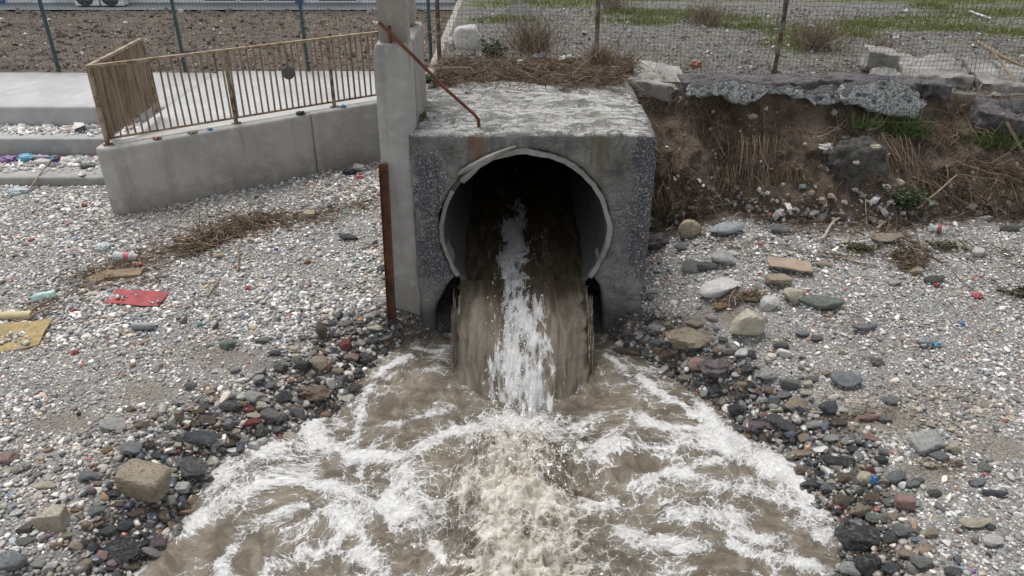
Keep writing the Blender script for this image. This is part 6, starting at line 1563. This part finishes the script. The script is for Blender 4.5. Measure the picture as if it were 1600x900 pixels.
tag(MB().tube([up(1515,18), up(1530,23), up(1548,29)], .025, 6, .018).build('white_pole', M['white_p'], None, True), 'white pole lying far out on the gravel', 'pole')
h = [at(1277,371), at(1284,366), at(1289,356), at(1296,348), at(1306,343), at(1316,340)]
h = [q + Vector((0, -.10, z)) for q, z in zip(h, (.03, .04, .05, .06, .07, .08))]
tag(MB().tube(h, .013, 8).build('hose', M['cream_p'], None, True), 'curved cream hose lying at the foot of the bank', 'hose')
def bottle(px, py, L, R_, yaw, body, cap, label_mat, lab, group='plastic bottles', p=None, crush=.12):
    p = at(px, py) if p is None else p; k = scale_at(p); l = L*k; r_ = R_*k/2
    t = empty('bottle', p, lab, 'bottle', group)
    Mx = Matrix.Translation(p + Vector((0, 0, r_*.95 + .01))) @ Matrix.Rotation(yaw, 4, 'Z') @ Matrix.Rotation(R(90), 4, 'Y') @ Matrix.Translation((0, 0, -l/2))
    pr = [(r_*.6, 0), (r_*.95, l*.03), (r_, l*.12), (r_*(1-crush), l*.28), (r_*(.98), l*.42), (r_*(1-crush*.7), l*.55), (r_, l*.66), (r_*.8, l*.78), (r_*.4, l*.88), (r_*.3, l*.92)]
    MB().lathe(pr, Mx, 18).build('body', M[body], t, True)
    MB().lathe([(r_*.36, l*.915), (r_*.38, l*.99), (r_*.3, l)], Mx, 14).build('cap', M[cap], t, True)
    if label_mat: MB().lathe([(r_*1.02, l*.44), (r_*1.0, l*.55), (r_*1.02, l*.64)], Mx, 18).build('label', M[label_mat], t, True)
    return t
bottle(200, 408, 40, 15, -.1, 'clear', 'red_p', 'pink', 'clear plastic bottle with a pink label behind the brown plank', crush=.28)
bottle(68, 469, 38, 13, .45+math.pi, 'green_clear', 'teal_p', None, 'pale green plastic bottle lying in the drift line at left')
bottle(228, 516, 40, 13, 0, 'greyplastic', 'dark_plastic', None, 'grey plastic bottle half sunk in pebbles below the red board')
bottle(1464, 364, 28, 13, -.4, 'clear', 'teal_p', 'red_p', 'crushed bottle with a red label on the right beach', crush=.4)
SB = lambda px, py, z, Y: ony(px, py, Y)
bottle(66, 246, 30, 9, 0, 'mauve_p', 'white_p', None, 'mauve bottle on the lower step', p=Vector((ony(66, 246, 11.0).x, 11.02, .36)))
def scrap(name, px, py, w, h, mat, lab, cat, group=None, p=None, seed=1, flat=.5):
    """crumpled bag or rag: a ball of plastic with real creases"""
    p = at(px, py) if p is None else p; k = scale_at(p)
    V, Fa = ico(4); V = V.copy()
    a, b, c = w*k/2, w*k/2*.8, max(h*k/2*1.1, .012)
    n1 = fbm(V[:, 0]*1.5+seed*7, V[:, 1]*1.5, V[:, 2]*1.5, 3, seed); n2 = 1-np.abs(fbm(V[:, 0]*3+seed*3, V[:, 1]*3, V[:, 2]*3, 3, seed+5))*2.2
    n3 = np.abs(fbm(V[:, 0]*6+seed*3, V[:, 1]*6, V[:, 2]*6, 2, seed+8))
    V *= (.82 + .75*n1 + .45*n2 - .5*n3)[:, None]
    V[:, 2] = np.where(V[:, 2] < -.4, -.4, V[:, 2])
    o = link(name, mesh_np(name, V*np.array([a, b, c]), Fa, True), M[mat], None, p + Vector((0, 0, c*.45)))
    return tag(o, lab, cat, group)
def onstep(px, py): q = ony(px, py, 11.02); return Vector((q.x, 11.0, .36))
scrap('plastic_bag', 20, 251, 26, 10, 'purple_p', 'purple plastic bag on the lower step, leftmost of the rubbish', 'bag', 'rubbish on the lower step', onstep(18, 251), 2)
scrap('plastic_bag', 44, 247, 24, 12, 'sky_p', 'bright blue plastic bag on the lower step', 'bag', 'rubbish on the lower step', onstep(42, 247), 3)
scrap('plastic_bag', 84, 247, 20, 12, 'blue_p', 'pale blue crumpled wrapper on the lower step', 'wrapper', 'rubbish on the lower step', onstep(84, 247), 4)
scrap('plastic_scrap', 93, 249, 10, 11, 'red_p', 'red plastic scrap at the right end of the step rubbish', 'scrap', 'rubbish on the lower step', onstep(94, 249), 5)
for px, py, w, h, z, Y, cn, lab in [(68,262,34,12,.35,10.85,'white','long white stone on the lower step among pebbles'),(140,268,24,14,.35,10.75,'grey','grey squarish stone on the lower step against the wall'),(138,194,13,6,.65,11.5,'white','white pebble on the middle step near the wall end'),(151,197,9,5,.65,11.45,'white','smaller white pebble on the middle step, nearest the wall end')]:
    q = ony(px, py, Y); place_stone(px, py, w, h, cn, 'rounded', lab, 'stone', 'stones on the steps', p=Vector((q.x, Y, z)))
a, b = Vector((ony(88, 255, 10.9).x, 10.9, .48)), at(45, 300)
tag(MB().tube([a, a.lerp(b, .5) + Vector((0, 0, .02)), b + Vector((0, 0, .02))], .013, 7, .011).build('stick', M['wood_pale'], None, True), 'straight pale stick leaning down from the lower step', 'stick')
scrap('plastic_bag', 32, 301, 34, 9, 'clear', 'clear plastic film at the foot of the lowest step', 'bag', None, None, 6)
scrap('rag', 548, 268, 18, 12, 'navy_p', 'dark blue rag by the white rubble at the wall', 'rag', None, at(548, 273), 7)
scrap('plastic_scrap', 560, 279, 12, 6, 'pink', 'pink scrap beside the dark blue rag', 'scrap', None, None, 8)
def onramp(px, py):
    s = min(np.linspace(0, RL, 300), key=lambda s: abs(proj(np.array(wallpt(s, .08, 1.13)))[0] - px)); return wallpt(s, .06, 1.128)
for px, py, w, h, m, lab in [(246,212,12,4,'red_p','red scrap caught on the wall top under the railing'),(327,200,8,4,'blue_p','small blue scrap on the wall top near the rusty post'),(468,168,12,6,'dark_plastic','dark tangle of rubbish on the wall top'),(536,163,9,4,'sky_p','pale blue scrap on the wall top near the pillar'),(300,204,13,4,'wood_pale','bit of tan card on the wall top left of the rusty post')]:
    scrap('plastic_scrap' if m not in ('wood_pale',) else 'card_scrap', px, py, w, h, m, lab, 'scrap', 'scraps caught under the railing', onramp(px, py), int(px))
scrap('plastic_scrap', 1381, 339, 11, 9, 'blue_p', 'bright blue plastic scrap below the green weed', 'scrap', 'plastic scraps on the right beach', None, 11)
scrap('plastic_bag', 1365, 755, 14, 18, 'blue_p', 'blue plastic wrapper squeezed between two pale cobbles', 'wrapper', 'plastic scraps on the right beach', None, 12)
scrap('plastic_bag', 1446, 538, 26, 12, 'greyplastic', 'grey plastic bag flat on the pebbles, right beach', 'bag', 'plastic scraps on the right beach', None, 13)
scrap('plastic_scrap', 1464, 541, 9, 9, 'sky_p', 'blue scrap right of the grey bag', 'scrap', 'plastic scraps on the right beach', None, 14)
scrap('plastic_scrap', 1464, 447, 10, 7, 'red_p', 'red scrap by the dark flat stone, right beach', 'scrap', 'plastic scraps on the right beach', None, 15)
scrap('plastic_scrap', 1526, 465, 13, 10, 'pink', 'pinkish red scrap on the far right beach', 'scrap', 'plastic scraps on the right beach', None, 16)
scrap('plastic_scrap', 1503, 508, 9, 6, 'blue_p', 'deep blue scrap alone in the pebbles, right beach', 'scrap', 'plastic scraps on the right beach', None, 17)
scrap('plastic_scrap', 1587, 328, 11, 8, 'green_p', 'green plastic scrap below the bank at the right edge', 'scrap', 'plastic scraps on the right beach', None, 18)
scrap('plastic_scrap', 1454, 316, 12, 8, 'mauve_p', 'mauve plastic scrap under the leaning pale branch', 'scrap', 'plastic scraps on the right beach', None, 19)
scrap('plastic_bag', 1335, 345, 16, 9, 'clear', 'clear plastic bag right of the cream hose', 'bag', 'plastic scraps on the right beach', None, 20)
scrap('plastic_scrap', 1538, 742, 10, 5, 'pink', 'pink scrap beside the green-grey cobble', 'scrap', 'plastic scraps on the right beach', None, 21)
LS = 'plastic scraps on the left beach'
scrap('plastic_scrap', 116, 487, 11, 6, 'red_p', 'rusty red scrap near the yellow foam sheet', 'scrap', LS, None, 22)
scrap('plastic_bag', 160, 388, 24, 9, 'clear', 'clear plastic scrap in the pebbles behind the pink-labelled bottle', 'bag', LS, None, 23)
scrap('plastic_scrap', 388, 452, 10, 7, 'red_p', 'red scrap in the middle of the left beach', 'scrap', LS, None, 24)
scrap('plastic_scrap', 480, 411, 12, 7, 'orange_p', 'orange scrap in pebbles left of the rusty beam', 'scrap', LS, None, 25)
scrap('plastic_scrap', 429, 392, 8, 6, 'purple_p', 'purple scrap below the drift line', 'scrap', LS, None, 26)
scrap('plastic_scrap', 312, 509, 8, 7, 'teal_p', 'teal scrap on the left beach below the red board', 'scrap', LS, None, 27)
scrap('plastic_scrap', 118, 552, 10, 7, 'red_p', 'red scrap right of the yellow foam sheet corner', 'scrap', LS, None, 28)
scrap('plastic_scrap', 131, 322, 10, 6, 'red_p', 'red scrap in pebbles near the wall corner', 'scrap', LS, None, 29)
scrap('plastic_scrap', 172, 712, 10, 6, 'orange_p', 'orange scrap beside the ochre stone', 'scrap', LS, None, 30)
scrap('rag', 218, 416, 14, 8, 'red_p', 'red rag at the neck of the pink-labelled bottle', 'rag', LS, None, 31)
# rubbish at the fence foot
scrap('plastic_bag', 886, 92, 26, 12, 'white_p', 'white plastic bag caught at the foot of the fence', 'bag', 'rubbish at the fence foot', on_mound(886, 96), 33)
scrap('plastic_bag', 848, 92, 26, 16, 'navy_p', 'black plastic bag at the foot of the fence', 'bag', 'rubbish at the fence foot', on_mound(848, 98), 34)
scrap('plastic_scrap', 813, 97, 10, 7, 'white_p', 'small white scrap left of the black bag', 'scrap', 'rubbish at the fence foot', on_mound(813, 99), 35)
scrap('rag', 1086, 101, 15, 14, 'orange_p', 'rust orange rag on the edge of the asphalt', 'rag', None, onz(1086, 106, 1.93), 36)
scrap('plastic_bag', 673, 122, 12, 7, 'clear', 'pale plastic scrap by the small green weed', 'scrap', None, on_mound(673, 124), 37)
# ------------------------------------------------------------------ spray thrown up where the sheet lands
r = np.random.default_rng(90)
P_, S_, V_ = [], [], []
for j in range(80):                                              # each jet: drops strung along one throw
    x0 = r.normal(.06, .30); y0 = 5.55 - abs(r.normal(0, .22)) + .08*r.normal()
    k = math.exp(-((x0-.06)/.42)**2)
    v = np.array([r.normal(0, .45) + (x0-.06)*1.0, -abs(r.normal(.25, .5)) + .15, r.uniform(.6, 2.5)*(.35+.65*k)])
    m = r.integers(14, 60); t = r.uniform(.1, 1.0, m)*2*v[2]/9.81*r.uniform(.5, 1)
    q = np.array([x0, y0, float(water_level(y0))+.02]) + v*t[:, None] + np.array([0, 0, -4.9])*(t*t)[:, None] + r.normal(0, .012, (m, 3))
    P_.append(q); S_.append(np.exp(r.normal(math.log(.0028), .5, m))); V_.append(np.exp(r.normal(.45, .45, m)))
n2 = 900                                                        # froth beads over the boil
y2 = 5.3 - np.abs(r.normal(0, .6, n2)); x2 = .05 + r.normal(0, 1, n2)*(.26 + .12*(5.4-y2))
P_.append(np.stack([x2, y2, water_level(y2) + .05 + .07*r.random(n2)], -1)); S_.append(np.exp(r.normal(math.log(.0035), .5, n2))); V_.append(np.ones(n2))
n3 = 900                                                        # drops along the streak and foot of the sheet
t3 = r.random(n3)**.6; x3 = .03 + r.normal(.0, .12, n3); dr = .92*t3**1.6
P_.append(np.stack([x3, FRONT - (3.6+np.abs(r.normal(0, .2, n3)))*(np.sqrt(.3025+19.6*dr)-.55)/9.8 - .05, .48 - dr], -1)); S_.append(np.exp(r.normal(math.log(.003), .4, n3))); V_.append(np.exp(r.normal(.5, .4, n3)))
pos = np.concatenate(P_); sz = np.concatenate(S_); vert = np.concatenate(V_); n = len(sz)
col = np.array([(.86,.86,.85),(.78,.76,.70),(.66,.61,.52)])[r.choice(3, n, p=[.6,.28,.12])]
o = scatter('water_spray', ICO1, pos, np.stack([sz, sz, sz*vert], -1), rot_mats(n, .5, r), np.concatenate([col*1.05, np.full((n, 1), 1.)], 1), M['spray'], .2, 91)
tag(o, 'white drops and spray thrown up where the falling water lands', 'spray', kind='stuff')
